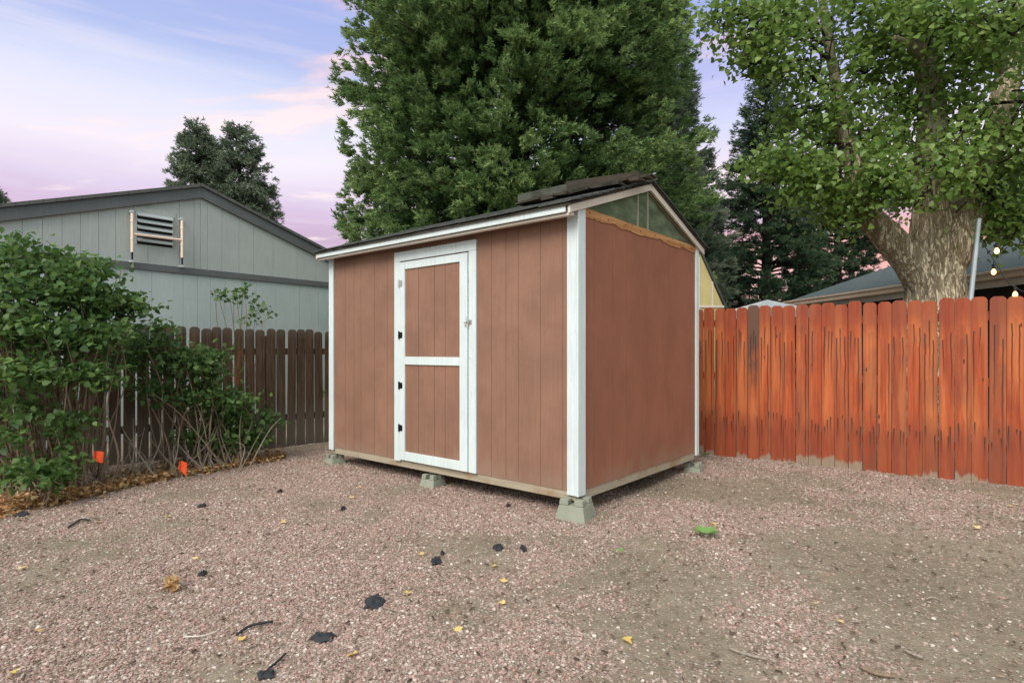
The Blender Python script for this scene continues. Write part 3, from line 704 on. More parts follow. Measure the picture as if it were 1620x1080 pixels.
# fascia with two steps and roof
for (o0, o1, d0, d1, mat) in ((.001, .05, -.17, -.005, 'housetrim'), (.001, .085, 0.0, .05, 'shingle_grey')):
    for s_ in (-1, 1):
        mb = MB(); e_ = s_*.0005
        yA, yB = ya_+e_, ya_+s_*(HS+.3); zA, zB = za+.165, za+.165-hs*(HS+.3)
        p = [(o0, yA, zA+d0), (o0, yB, zB+d0), (o0, yB, zB+d1), (o0, yA, zA+d1)]
        if s_ > 0: p = p[::-1]
        mb.prism(p[::-1], (o1-o0, 0, 0)); mb.build('rake_fascia', M[mat], house)
mb = MB()
for s_ in (-1, 1):
    yA, yB = ya_, ya_+s_*(HS+.3); zA, zB = za+.17, za+.17-hs*(HS+.3)
    p = [(-9, yA, zA), (.0, yA, zA), (.0, yB, zB), (-9, yB, zB)]
    mb.prism(p if s_ > 0 else p[::-1], (0, 0, .045))
mb.build('roof', M['shingle_grey'], house)
# louvre vent
v0, v1 = hw(216, 345)[0], hw(272, 345)[0]; zt_, zb_ = hw(244, 340)[1], hw(244, 389)[1]
vf = MB().box(.001, .012, v0-.03, v1+.05, zt_-.0, zt_+.08).box(.001, .02, v0-.015, v0, zb_, zt_).box(.001, .02, v1, v1+.015, zb_, zt_).box(.001, .004, v0, v1, zb_, zt_).build('vent', M['housewall'], house)
for k in range(5):
    z1 = zt_-(zt_-zb_)*k/5; z0 = z1-(zt_-zb_)/5*.66
    MB().hexa([(.055, v0+.001, z0), (.055, v1-.001, z0), (.006, v1-.001, z1-.005), (.006, v0+.001, z1-.005), (.060, v0+.001, z0+.01), (.060, v1-.001, z0+.01), (.012, v1-.001, z1), (.012, v0+.001, z1)]).build('louvre', M['vent'], vf)
MB().box(.0045, .006, v0+.001, v1-.001, zb_+.001, zt_-.001).build('vent_mesh', M['hinge_black'], vf)
# pipe frame hung on the wall
pp = []
for px, yt, yb in ((209, 331, 413), (288, 343, 421)):
    y_, zt2 = hw(px, yt, .1)[0], hw(px, yt, .1)[1]; zb2 = hw(px, yb, .1)[1]; pp.append((y_, zt2, zb2))
pf = empty('pipe_frame', (HO+XA*.1+YA*pp[0][0]).tolist()+[pp[0][2]], ROT, label='copper-pink pipe frame across the louvre vent of the grey house', cat='pipe frame')
for y_, a, b in pp:
    y0 = y_-pp[0][0]; z0 = b-pp[0][2]; z1 = a-pp[0][2]
    up = MB().tube([(0, y0, z0+.13), (0, y0, z1-.06)], .021, 10).build('upright', M['copper'], pf, smooth=False)
    mb = MB()
    for fz in (.35, .80): zz = z0+.13+(z1-.19-z0)*fz; mb.tube([(0, y0, zz-.014), (0, y0, zz+.014)], .026, 10)
    mb.build('coupling', M['copper'], up)
    MB().tube([(0, y0, z0+.02), (0, y0, z0+.13)], .012, 8).build('rod', M['hinge_black'], up)
    MB().tube([(-.1, y0, z0), (.012, y0, z0)], .02, 8).tube([(-.1, y0, z1-.03), (.012, y0, z1-.03)], .02, 8).build('bracket', M['tarp'], up)
zc = hw(248, 375, .1)[1]-pp[0][2]; zc1 = hw(209, 370, .1)[1]-pp[0][2]; zc2 = hw(288, 380, .1)[1]-pp[0][2]
MB().tube([(0, .02, zc1), (0, pp[1][0]-pp[0][0]-.02, zc2)], .020, 10).build('crossbar', M['copper'], pf)

# ------------------------------------------------------------------ dark house with blue-grey roof on the right
P2 = np.array([6.97, 14.6]); ev = unit(np.array([.68, -6.0])); a_h = math.atan2(ev[1], ev[0])     # local +x runs along the eave towards us
h2 = empty('house', (P2[0], P2[1], 0), a_h, label='dark low house with blue-grey shingle roof and tan gutter beyond the orange fence', cat='house')
# local: x along eave (0..14), y = left-normal; the house lies at +y
W2 = 5.0; zE = 2.5; zR = 4.05; L2 = 13
mb = MB().prism([(0, 0, zE), (L2, 0, zE), (L2, W2, zR), (-.9, W2, zR)], (0, 0, .05)); mb.prism([(-.9, W2, zR), (L2, W2, zR), (L2, 2*W2, zE), (0, 2*W2, zE)], (0, 0, .05)); mb.build('roof', M['shingle_slate'], h2)
MB().box(.02, L2, -.12, -.003, zE-.09, zE+.03).box(.02, L2, -.14, -.10, zE-.0, zE+.045).build('gutter', M['gutter'], h2, bevel=.01)
MB().box(.02, L2, -.002, .03, zE-.2, zE-.0).build('fascia', M['cream'], h2)
MB().box(.2, L2, .45, .6, 0, zE+.1).box(.2, .35, .6, 2*W2-.4, 0, zE+.1).box(.2, L2, 2*W2-.6, 2*W2-.45, 0, zE+.1).build('wall', M['darkwall'], h2)
MB().box(.1, L2, .031, .45, zE-.06, zE-.04).build('soffit', M['darkwall'], h2)
MB().prism([(.0, .3, zE), (-.6, W2, zR-.08), (-.6, W2+.01, zR-.08), (0, 2*W2-.3, zE)], (.05, 0, 0)).build('gable', M['darkwall'], h2)

# yellow gambrel shed behind
yb_ = empty('barn_shed', (2.0, 8.75, 0), 0, label='yellow panelled barn shed just showing between the brown shed and the orange fence', cat='shed')
def ax(px, py, Y=8.75): p = at(px, py, Y); return p[0]-2.0, p[2]
pA = ax(1109, 400); pB = ax(1146, 489); xL = -1.2
prof = [(xL, 0, 0), (pB[0], 0, 0), (pB[0], 0, pB[1]), (pA[0]-.02, 0, pA[1]), (.3, 0, 3.15), (xL+.9-.0, 0, 2.9), (xL, 0, 1.9)]
MB().prism(prof, (0, 1.8, 0)).build('wall', M['yellow'], yb_)
mb = MB()
for px in (1106, 1127):
    xq = ax(px, 400)[0]; tz = pA[1]+(pB[1]-pA[1])*(xq-pA[0])/(pB[0]-pA[0]) if xq > pA[0] else pA[1]-.05; mb.box(xq-.012, xq+.012, -.012, -.001, 0, tz-.02)
zq = ax(1120, 483)[1]; mb.box(xL, pB[0]-.005, -.016, -.0125, zq-.035, zq)
mb.build('batten', M['cream'], yb_)
mb = MB()
seq = [(pB[0]+.04, pB[1]-.06), (pA[0]-.02, pA[1]), (.3, 3.15)]
for (a, b) in zip(seq[:-1], seq[1:]):
    mb.prism([(a[0], -.05, a[1]), (a[0]+.022, -.05, a[1]+.012), (b[0]+.022, -.05, b[1]+.02), (b[0], -.05, b[1])], (0, 1.9, 0))
mb.build('roof', M['shingle_black'], yb_)

# white canopy top behind the fence
c = at(1214, 474, 11.0); e = empty('canopy', (c[0], c[1], 0), R(20), label='white cloth canopy peak just above the orange fence left of the slate roof', cat='canopy')
mb = MB(); b = len(mb.v); zp = c[2]; zc_ = at(1214, 492, 11)[2]
n = 24; mb.v.append((0, 0, zp))
for i in range(n):
    th = 2*math.pi*i/n; sq = 1/max(abs(math.cos(th)), abs(math.sin(th))); r = .62*sq*.85; mb.v.append((r*math.cos(th)*.9, r*math.sin(th), zc_+.03*math.cos(4*th+math.pi)))
for i in range(n): th = 2*math.pi*i/n; sq = 1/max(abs(math.cos(th)), abs(math.sin(th))); r = .64*sq*.85; mb.v.append((r*math.cos(th)*.9, r*math.sin(th), zc_-.14))
for i in range(n): j = (i+1) % n; mb.f.append((0, 1+i, 1+j)); mb.f.append((1+i, 1+n+i, 1+n+j, 1+j))
mb.build('cloth', M['tarp'], e)
mb = MB(); [mb.tube([(sx*.42, sy*.46, 0), (sx*.42, sy*.46, zc_-.05)], .02, 8) for sx in (-1, 1) for sy in (-1, 1)]; mb.build('frame', M['pole'], e)

# pole with string lights
PY = 7.0
pb, pt = at(1533, 500, PY), at(1549, 346, PY); lean = (pt-pb)/(pt[2]-pb[2]); base = pb-lean*pb[2]
e = empty('light_pole', base, 0, label='leaning galvanised metal pole standing behind the orange fence beside the trunk', cat='pole')
MB().tube([(0, 0, 0), pt-base], .026, 12).build('tube', M['pole'], e)
mb = MB().tube([(pt-base)*.5, (pt-base)*.56], .031, 12); mb.build('collar', M['pole'], e)
sw = empty('string_lights', at(1551, 380, PY), 0, label='string of glowing warm bulbs on a black wire hanging from the metal pole', cat='string lights')
o3 = np.array(sw.location)
wp = [at(1551, 380, PY-.04), at(1565, 400, PY-.1), at(1578, 420, PY-.15), at(1591, 441, PY-.2), at(1606, 454, PY-.25), at(1630, 462, PY-.4), at(1680, 440, PY-.5)]
MB().tube(smooth_path([p-o3 for p in wp], 5), .006, 6).build('wire', M['wire'], sw)
wp2 = [at(1549, 380, PY+.04), at(1560, 392, PY+.1), at(1572, 398, PY+.2), at(1600, 392, PY+.3), at(1660, 360, PY+.4)]
for px, py, yy in ((1577, 401, -.15), (1572, 434, .2), (1606, 470, -.25), (1649, 468, -.4)):
    c = at(px, py, PY+yy)-o3; top_ = c+np.array([0, 0, .075])
    mb = MB(); mb.tube([top_, top_+np.array([0, 0, .05])], .017, 8); mb.tube([top_+np.array([0, 0, .05]), top_+np.array([.0, 0, .09])], .004, 5); s_ = mb.build('socket', M['wire'], sw)
    prof_ = [(.012, .04), (.02, .03), (.032, .01), (.036, -.01), (.03, -.032), (.016, -.045), (.003, -.05)]
    MB().tube([c+np.array([0, 0, z*.8+.035]) for r_, z in prof_], [r_*.72 for r_, z in prof_], 12).build('bulb', M['bulb'], s_, smooth=True)

# ------------------------------------------------------------------ foliage helpers
LEAF_D = np.array([(0, 0, 0), (.42, .16, .07), (.40, .42, .09), (0, 1, -.06), (-.40, .42, .09), (-.42, .16, .07)], float); LEAF_F = np.array([(0, 1, 2, 3), (0, 3, 4, 5)])
LEAF_H = np.array([(0, 0, 0), (.36, .10, .05), (.40, .45, .07), (0, 1, -.10), (-.40, .45, .07), (-.36, .10, .05)], float)
def leaves(centres, spread, per, size, rg, out_dir=None, droop=.3, flat=.5, template=LEAF_D):
    """clusters of leaves round the given points; returns V,F,tint"""
    n = len(centres); k = rg.poisson(per, n)
    idx = np.repeat(np.arange(n), k); m_ = len(idx)
    off = rg.normal(size=(m_, 3))*np.array([1, 1, .75])*spread
    pos = centres[idx]+off
    dr = rg.normal(size=(m_, 3)); dr[:, 2] -= droop*1.2
    if out_dir is not None: dr += out_dir[idx]*1.0
    nm = rg.normal(size=(m_, 3)); nm[:, 2] = np.abs(nm[:, 2])+flat*1.5; nm[:, 1] -= .35
    Mx = frames(dr, nm); s = size*rg.uniform(.6, 1.2, m_)
    V, F = scatter(template, LEAF_F, pos, Mx, s)
    ct = rg.uniform(.25, .75, n)[idx]; ti = np.clip(ct+rg.normal(size=m_)*.2, 0, 1)
    return V, F, np.repeat(ti, len(template))

def conifer(px, Y, H, rad, label, mat, seed, nb=420, tufts=170, z0=1.0, zlow=None, blade=.075, up=.12, prof=None, thick=.16, bw=.15, nbl=8, name='conifer', group=None, trunk_r=.22, gaps=None, clump=.16, layer=0):
    rg = np.random.default_rng(seed); x = (px-CX)/FPX*Y
    root = empty(name, (x, Y, 0), 0, label=label, cat='tree', group=group)
    # trunk
    mb = MB(); zs = np.linspace(0, H, 14); mb.tube([(0, 0, z) for z in zs], [trunk_r*(1-z/H)+.02 for z in zs], 10)
    h = z0+(H-z0-.2)*(rg.uniform(0, 1, nb)**(.85)); az_ = rg.uniform(0, 2*math.pi, nb)
    if layer: h = np.round(h/layer+az_*1.1)*layer-az_*1.1*layer+rg.normal(size=nb)*.10; h = np.clip(h, z0, H-.2)
    tt = (h-z0)/(H-z0)
    Lr = rad*(prof(tt) if prof else (1-tt)**.75)*rg.uniform(.72, 1.08, nb)+.12
    slope = up+.35*tt+rg.normal(size=nb)*.05
    P = []; D = []; TI = []
    for b in range(nb):
        n = max(8, int(tufts*(Lr[b]/rad)**1.5))
        r = Lr[b]*rg.uniform(.08, 1, n)**.55
        wdt = (.20+.30*(1-r/Lr[b]))*Lr[b]*.9
        lat = rg.uniform(-1, 1, n)*np.minimum(wdt, .45*r+.05)
        dirr = np.array([math.cos(az_[b]), math.sin(az_[b]), 0]); lt = np.array([-dirr[1], dirr[0], 0])
        zz = h[b]+slope[b]*r-.20*(r**2)/max(Lr[b], .5)+.12*(r/Lr[b])**3*Lr[b]+rg.normal(size=n)*thick*.5-np.abs(rg.normal(size=n))*thick*.4-.25*np.abs(lat)
        if clump:
            nc = max(3, n//9); ci = rg.integers(0, nc, n); r = r[ci]+rg.normal(size=n)*clump*.45; lat = lat[ci]+rg.normal(size=n)*clump*.45; zz = zz[ci]+rg.normal(size=n)*clump*.38
        pos = dirr*r[:, None]+lt*lat[:, None]; pos[:, 2] = zz
        dd = dirr*1.0+lt*(np.sign(lat)*np.minimum(np.abs(lat)/(.3*Lr[b]+.05), 1)*.9)[:, None]+rg.normal(size=(n, 3))*.28; dd[:, 2] += .22
        P.append(pos); D.append(dd); TI.append(np.clip(.08+.70*np.clip(r/Lr[b], 0, 1.1)**2.2+rg.normal(size=n)*.17+rg.normal()*.12, 0, 1))  # tint paints bough highlights: tips lighter, inner needles shaded darker
        if b % 2 == 0:
            rr2 = np.linspace(0, Lr[b]*.9, 5); mb.tube([dirr*q+np.array([0, 0, h[b]+slope[b]*q-.2*q*q/max(Lr[b], .5)]) for q in rr2], [.035*(1-q/Lr[b])+.006 for q in rr2], 4, False)
    mb.build('trunk', M['bark_dark'], root)
    P = np.concatenate(P); D = unit(np.concatenate(D)); TI = np.concatenate(TI)
    if gaps is not None:
        kk = gaps(P+np.array([x, Y, 0]), rg); P, D, TI = P[kk], D[kk], TI[kk]
    n = len(P)
    # each tuft: nbl blades round a short twig
    idx = np.repeat(np.arange(n), nbl); m_ = len(idx)
    off = rg.uniform(-.6, .9, m_)*blade
    base_ = P[idx]+D[idx]*off[:, None]
    pr = unit(np.cross(D[idx], rg.normal(size=(m_, 3))))
    dr = unit(D[idx]*.9+pr*.75); ln = blade*rg.uniform(.7, 1.25, m_)
    sd_ = unit(np.cross(dr, rg.normal(size=(m_, 3))))*(ln*bw)[:, None]
    V = np.stack([base_-sd_, base_+sd_, base_+dr*ln[:, None]], 1).reshape(-1, 3)
    F = np.arange(m_*3).reshape(-1, 3)
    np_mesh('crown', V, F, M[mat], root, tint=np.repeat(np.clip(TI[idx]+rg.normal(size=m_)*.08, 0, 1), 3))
    return root

# the broad fir behind the shed
def fprof(t): return np.where(t < .62, 1-.20*t, (1-.124)*np.clip((1-t)/.38, 0, 1)**.8)
def fgap(P, rg):
    Yp = P[:, 1]; px = CX+P[:, 0]/Yp*FPX; py = HY-(P[:, 2]-HC)/Yp*FPX
    return np.ones(len(P), bool)
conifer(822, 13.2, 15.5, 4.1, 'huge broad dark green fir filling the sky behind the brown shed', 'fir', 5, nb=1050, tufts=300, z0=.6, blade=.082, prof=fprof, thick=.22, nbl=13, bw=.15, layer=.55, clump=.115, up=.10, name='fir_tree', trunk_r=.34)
G1 = 'tall spruces beyond the fence'
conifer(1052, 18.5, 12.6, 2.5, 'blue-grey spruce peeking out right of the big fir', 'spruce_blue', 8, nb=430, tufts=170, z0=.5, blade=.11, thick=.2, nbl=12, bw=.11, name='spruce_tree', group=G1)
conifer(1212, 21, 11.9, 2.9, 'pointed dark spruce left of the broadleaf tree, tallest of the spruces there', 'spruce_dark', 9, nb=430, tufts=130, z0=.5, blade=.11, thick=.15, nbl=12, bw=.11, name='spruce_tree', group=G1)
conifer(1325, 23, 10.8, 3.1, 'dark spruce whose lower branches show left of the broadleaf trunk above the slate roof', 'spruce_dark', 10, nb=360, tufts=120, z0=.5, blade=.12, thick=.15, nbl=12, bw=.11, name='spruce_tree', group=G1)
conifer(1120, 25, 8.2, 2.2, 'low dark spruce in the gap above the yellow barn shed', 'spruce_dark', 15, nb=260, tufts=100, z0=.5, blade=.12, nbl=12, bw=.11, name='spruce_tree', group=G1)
G2 = 'conifers behind the grey house'
cp = lambda t: np.clip(1-t, 0, 1)**.62
conifer(311, 24, 10.9, 2.0, 'left one of the two conifer tops above the grey gable', 'spruce_blue', 12, nb=300, tufts=120, z0=3, blade=.12, thick=.2, prof=cp, name='conifer', group=G2)
conifer(379, 24.6, 11.0, 2.5, 'right, slightly wider one of the two conifer tops above the grey gable', 'spruce_blue', 13, nb=330, tufts=130, z0=3, blade=.12, thick=.2, prof=lambda t: np.clip(1-t, 0, 1)**.62, name='conifer', group=G2)
conifer(-72, 20, 8.9, 2.5, 'conifer whose branch tips enter at the left edge above the grey roof', 'spruce_blue', 14, nb=300, tufts=120, z0=3, blade=.12, name='conifer', group=G2)

# ------------------------------------------------------------------ cottonwood
TY = 7.5; tb = at(1478, 475, TY); tb[2] = 0
ct = empty('broadleaf_tree', tb, 0, label='large leafy cottonwood with thick furrowed forking trunk behind the orange fence', cat='tree')
def bark_disp(seed, amp):
    def f(i, th, p):
        q = np.array([[math.cos(th)*2.4+seed, math.sin(th)*2.4, p[2]*1.1]]); q2 = np.array([[math.cos(th)*7+seed, math.sin(th)*7, p[2]*2.2]])
        return 1+amp*((abs(fbm(q, 2, seed)[0]-.5)*2-.35)+.7*(abs(fbm(q2, 2, seed+3)[0]-.5)*2-.3))
    return f
def limb(pts, rads, seed, amp=.22, n=40, sub=9):
    P = smooth_path([p-tb for p in pts], sub); rr3 = np.interp(np.linspace(0, len(rads)-1, len(P)), np.arange(len(rads)), rads)
    mb.tube(P, list(rr3), n, True, bark_disp(seed, amp)); return P
mb = MB()
T0 = at(1478, 475, TY)
low = tb.copy(); low[2] = -.05
limb([low, at(1478, 560, TY), at(1479, 480, TY), at(1474, 430, TY), at(1472, 385, TY), at(1474, 335, TY), at(1470, 260, TY)], [.50, .40, .355, .34, .27, .23, .19], 2, .26, 72, 12)
limb([at(1476, 470, TY), at(1448, 425, TY-.05), at(1406, 376, TY-.05), at(1372, 340, TY), at(1354, 304, TY), at(1350, 262, TY+.05), at(1338, 222, TY+.1)], [.22, .215, .185, .155, .135, .115, .10], 5, .25, 48, 10)
limb([at(1480, 455, TY), at(1496, 405, TY-.05), at(1522, 355, TY-.1), at(1541, 318, TY-.1), at(1556, 260, TY-.1), at(1580, 195, TY-.1), at(1592, 140, TY)], [.25, .27, .215, .185, .16, .155, .15], 8, .25, 48, 10)
trk = mb.build('trunk', M['bark'], ct, smooth=True)
mb = MB()
L1_ = limb([at(1340, 228, TY+.1), at(1332, 190, TY+.1), at(1318, 110, TY+.2), at(1306, 40, TY+.2), at(1296, -60, TY+.3), at(1280, -220, TY+.4)], [.10, .075, .066, .06, .05, .03], 11, .1, 16, 6)
L2_ = limb([at(1470, 262, TY), at(1476, 190, TY), at(1466, 100, TY), at(1452, 30, TY), at(1440, -80, TY), at(1420, -260, TY)], [.20, .17, .15, .13, .11, .06], 12, .22, 24, 6)
L3_ = limb([at(1592, 142, TY), at(1600, 90, TY), at(1612, 30, TY+.1), at(1640, -60, TY+.2), at(1670, -200, TY+.3)], [.15, .13, .12, .1, .06], 13, .22, 20, 6)
limb([at(1594, 120, TY), at(1560, 60, TY-.3), at(1540, 20, TY-.6)], [.07, .05, .03], 14, .15, 10, 4)
limb([at(1600, 105, TY), at(1640, 55, TY-.3), at(1700, 20, TY-.6)], [.10, .07, .04], 15, .15, 12, 4)
limb([at(1470, 100, TY), at(1440, 72, TY-.3), at(1415, 60, TY-.5)], [.07, .05, .03], 16, .15, 10, 4)
mb.build('upper_limb', M['bark_pale'], ct, smooth=True)
rg = np.random.default_rng(42)
# crown regions: px, py, Y, half sizes (m) x, z, depth, number of leaf clusters
BL = [(1150, 20, 6.9, .42, .30, .5, 60), (1205, 50, 7.0, .45, .42, .6, 105), (1262, 20, 7.1, .5, .35, .6, 100), (1185, 95, 6.9, .26, .22, .3, 28), (1235, 110, 7.0, .35, .28, .5, 52),
      (1300, 90, 7.4, .45, .45, .6, 85), (1265, 175, 7.3, .28, .30, .5, 52), (1320, 185, 7.5, .38, .36, .6, 80), (1235, 258, 7.3, .42, .20, .5, 85), (1290, 290, 7.2, .46, .28, .5, 125),
      (1345, 330, 7.2, .36, .28, .4, 80), (1350, 265, 6.9, .42, .36, .3, 100), (1405, 290, 6.7, .42, .34, .3, 120), (1395, 215, 7.5, .42, .42, .6, 105), (1375, 120, 7.8, .50, .55, .7, 130), (1345, 25, 7.6, .6, .40, .7, 130),
      (1430, 50, 7.4, .55, .50, .8, 150), (1500, 30, 6.7, .60, .42, .8, 170), (1530, 120, 7.0, .42, .45, .7, 120), (1445, 165, 7.6, .40, .4, .5, 70), (1520, 215, 6.9, .40, .40, .6, 115), (1470, 310, 6.5, .42, .20, .3, 75),
      (1510, 260, 6.5, .48, .28, .4, 110), (1590, 40, 6.2, .5, .36, .6, 120), (1600, 230, 6.7, .45, .35, .6, 110), (1575, 305, 7.1, .45, .30, .5, 100), (1615, 350, 7.0, .35, .30, .5, 80), (1560, 330, 7.7, .35, .25, .4, 50), (1640, 160, 6.8, .45, .5, .6, 110),
      (1700, 250, 7.0, .9, .9, .9, 200), (1720, 50, 7.2, 1, 1, 1, 200), (1600, -120, 7.4, 1.6, .9, 1.2, 120), (1330, -110, 7.4, 1.5, .8, 1.1, 120), (1420, -320, 7.6, 2.0, 1.0, 1.5, 90), (1450, 250, 8.6, 1.4, 1.0, .5, 130), (1480, 60, 8.8, 1.5, 1.0, .6, 150)]
cs = []; tw = MB()
for (px, py, Yc, sx, sz_, sy, n) in BL:
    n = int(n*.74)
    c = at(px, py, Yc); q = unit(rg.normal(size=(n, 3)))*(rg.uniform(0, 1, (n, 1))**.42)*np.array([sx, sy, sz_])*1.08; cs.append(c+q)
    for k in range(6):
        e_ = c+unit(rg.normal(size=3))*np.array([sx, sy, sz_])*.9; s0 = c+rg.normal(size=3)*.1
        pm = (s0+e_)/2+rg.normal(size=3)*.06
        tw.tube([s0-tb, pm-tb, e_-tb], [.014, .009, .004], 5, False)
# twigs joining regions to limbs
allL = np.vstack([L1_, L2_, L3_])+tb
for (px, py, Yc, *_r) in BL:
    c = at(px, py, Yc); d_ = np.linalg.norm(allL-c, axis=1)+np.maximum(0, allL[:, 2]-c[2])*1.2; a_ = allL[np.argmin(d_)]; m1 = (a_+c)/2+np.array([0, 0, .12])
    tw.tube(smooth_path([a_-tb, m1-tb, c-tb], 4), .020, 6, False)
tw.build('twigs', M['bark_dark'], ct)
cs = np.concatenate(cs)
limbs3 = [smooth_path([at(*q) for q in L], 8) for L in ([(1350, 290, 7.4), (1338, 215, 7.5)], [(1318, 120, 7.5), (1300, 0, 7.6)], [(1474, 340, 7.3), (1470, 262, 7.3)], [(1472, 215, 7.3), (1475, 165, 7.3)], [(1470, 120, 7.3), (1462, 70, 7.3)], [(1545, 290, 7.2), (1578, 200, 7.2), (1592, 130, 7.2)], [(1400, 365, 7.3), (1440, 400, 7.3)])]
near = np.zeros(len(cs), bool)
for L in limbs3:
    for q in L:
        dxz = np.hypot(cs[:, 0]*q[1]/cs[:, 1]-q[0], (cs[:, 2]-HC)*q[1]/cs[:, 1]+HC-q[2]); near |= (dxz < .20) & (cs[:, 1] < q[1]+.1)
ppx = CX+cs[:, 0]/cs[:, 1]*FPX; ppy = HY-(cs[:, 2]-HC)/cs[:, 1]*FPX
cs_low = (ppx > 1365) & (ppx < 1560) & (ppy > 300+np.abs(ppx-1440)*.10) & (cs[:, 1] < 8.2)
near |= cs_low
cs = cs[~near | (rg.uniform(size=len(cs)) < .16)]; od = unit(cs-at(1470, 150, TY))*.5
V, F, ti = leaves(cs-tb, .115, 11.5, .078, rg, od, .5, .35)
np_mesh('crown', V, F, M['cotton'], ct, tint=ti)

# leafy green tree far behind at right, filling between roof and crown
rg = np.random.default_rng(77)
c = at(1600, 360, 17); bt = empty('broadleaf_tree', (c[0], c[1], 0), 0, label='green leafy tree behind the slate roof, glimpsed under the cottonwood crown', cat='tree')
MB().tube([(0, 0, 0), (0, 0, c[2])], [.2, .1], 10).build('trunk', M['bark_dark'], bt)
q = unit(rg.normal(size=(900, 3)))*(rg.uniform(0, 1, (900, 1))**.4)*np.array([2.6, 1.6, 1.5])+np.array([0, 0, c[2]+.6])
V, F, ti = leaves(q, .2, 9, .13, rg, unit(q)*.3); np_mesh('crown', V, F, M['cotton'], bt, tint=ti)

# ------------------------------------------------------------------ shrubs by the left fence
def shrub(base, label, clusters, per, size, seed, stems, spread=.085, mat='lilac', name='shrub', grp=None, cap=.45, conv=.45, sr=1.0, fr=1.0):
    clusters = [(*c_[:6], max(2, int(c_[6]*fr))) for c_ in clusters]; rg = np.random.default_rng(seed); bz = ground_z(*base[:2]); B = np.array([base[0], base[1], bz])
    root = empty(name, B, 0, label=label, cat='shrub', group=grp)
    cs = []
    for (px, py, Yc, sx, sz_, sy, n) in clusters:
        c = at(px, py, Yc)-B; q = unit(rg.normal(size=(n, 3)))*(rg.uniform(0, 1, (n, 1))**.45)*np.array([sx, sy, sz_]); cs.append(c+q)
    cs = np.concatenate(cs); cs = cs[cs[:, 2] > .05]
    mb = MB(); pick = rg.choice(len(cs), stems)
    for i in pick:
        e_ = cs[i]; b0_ = np.array([rg.normal()*cap*.3+e_[0]*conv, rg.normal()*cap*.25+e_[1]*.2, -.03]); m1 = b0_*.35+e_*.65; m1[2] = e_[2]*(.62 if conv > .2 else .75)+(.1 if conv > .2 else 0); m1 += rg.normal(size=3)*.06
        mb.tube(smooth_path([b0_, (b0_+m1)/2+rg.normal(size=3)*.04, m1, e_], 4), list(np.linspace(rg.uniform(.008, .016)*sr, .003*sr, 13)), 5, False)
    mb.build('stems', M['dry'], root)
    V, F, ti = leaves(cs, spread, per, size, rg, unit(cs)*.6, .55, .8, LEAF_H)
    np_mesh('leaves', V, F, M[mat], root, tint=ti); return root
shrub((-4.35, 5.55), 'tall dense green shrub against the dark fence at the left edge', [
    (15, 400, 5.4, .28, .22, .4, 55), (60, 440, 5.4, .35, .25, .45, 90), (110, 460, 5.5, .32, .28, .4, 90), (150, 480, 5.7, .30, .24, .4, 80), (20, 480, 5.1, .36, .26, .4, 80), (85, 530, 5.2, .42, .20, .4, 90), (170, 535, 5.5, .30, .15, .35, 44),
    (205, 485, 5.9, .25, .12, .3, 34), (150, 430, 5.8, .28, .12, .3, 30), (100, 410, 5.7, .2, .1, .3, 20), (35, 585, 4.9, .28, .13, .4, 42), (115, 592, 5.1, .30, .09, .3, 34), (170, 600, 5.3, .2, .07, .3, 14), (15, 690, 4.8, .22, .08, .3, 14), (100, 668, 5.1, .25, .10, .25, 22), (45, 640, 5.0, .2, .15, .3, 20), (-80, 520, 5.0, .5, .9, .5, 220), (15, 740, 4.7, .18, .1, .2, 14), (112, 700, 5.1, .1, .08, .2, 5)], 11, .066, 21, 110, .07, fr=.78)
shrub((-3.35, 6.45), 'spreading green shrub with bare arching stems left of the shed', [
    (215, 560, 6.2, .34, .26, .3, 58), (260, 530, 6.4, .26, .14, .25, 34), (290, 575, 6.4, .34, .20, .3, 62), (335, 580, 6.6, .20, .24, .25, 46), (320, 625, 6.5, .30, .18, .3, 46), (370, 645, 6.6, .26, .22, .25, 60), (350, 690, 6.6, .30, .16, .25, 52), (400, 690, 6.7, .20, .14, .2, 34), (425, 662, 6.8, .14, .05, .15, 12), (235, 620, 6.2, .25, .15, .3, 22), (300, 690, 6.4, .22, .1, .2, 16)], 11, .062, 22, 60, .07, cap=.8, fr=.8)
shrub((at(62, 765, 4.75)[0], 4.75), 'low bright-leaved sucker at the foot of the tall shrub', [(60, 745, 4.7, .17, .10, .15, 20), (90, 755, 4.8, .15, .07, .12, 14), (100, 730, 4.9, .12, .09, .1, 12)], 6, .07, 23, 8, .05, cap=.10, conv=.3, sr=.45)
c = at(393, 515, 8.9)
shrub((c[0], 8.9), 'thin leafy sapling rising above the dark fence against the grey wall', [(385, 463, 8.9, .22, .12, .12, 10), (355, 463, 8.9, .18, .1, .1, 8), (410, 488, 8.9, .18, .10, .1, 7), (400, 505, 8.9, .25, .06, .1, 5), (372, 478, 8.9, .12, .08, .1, 4), (425, 492, 8.9, .06, .06, .1, 3)], 6, .07, 24, 9, .05, name='sapling', cap=.03, conv=.04)

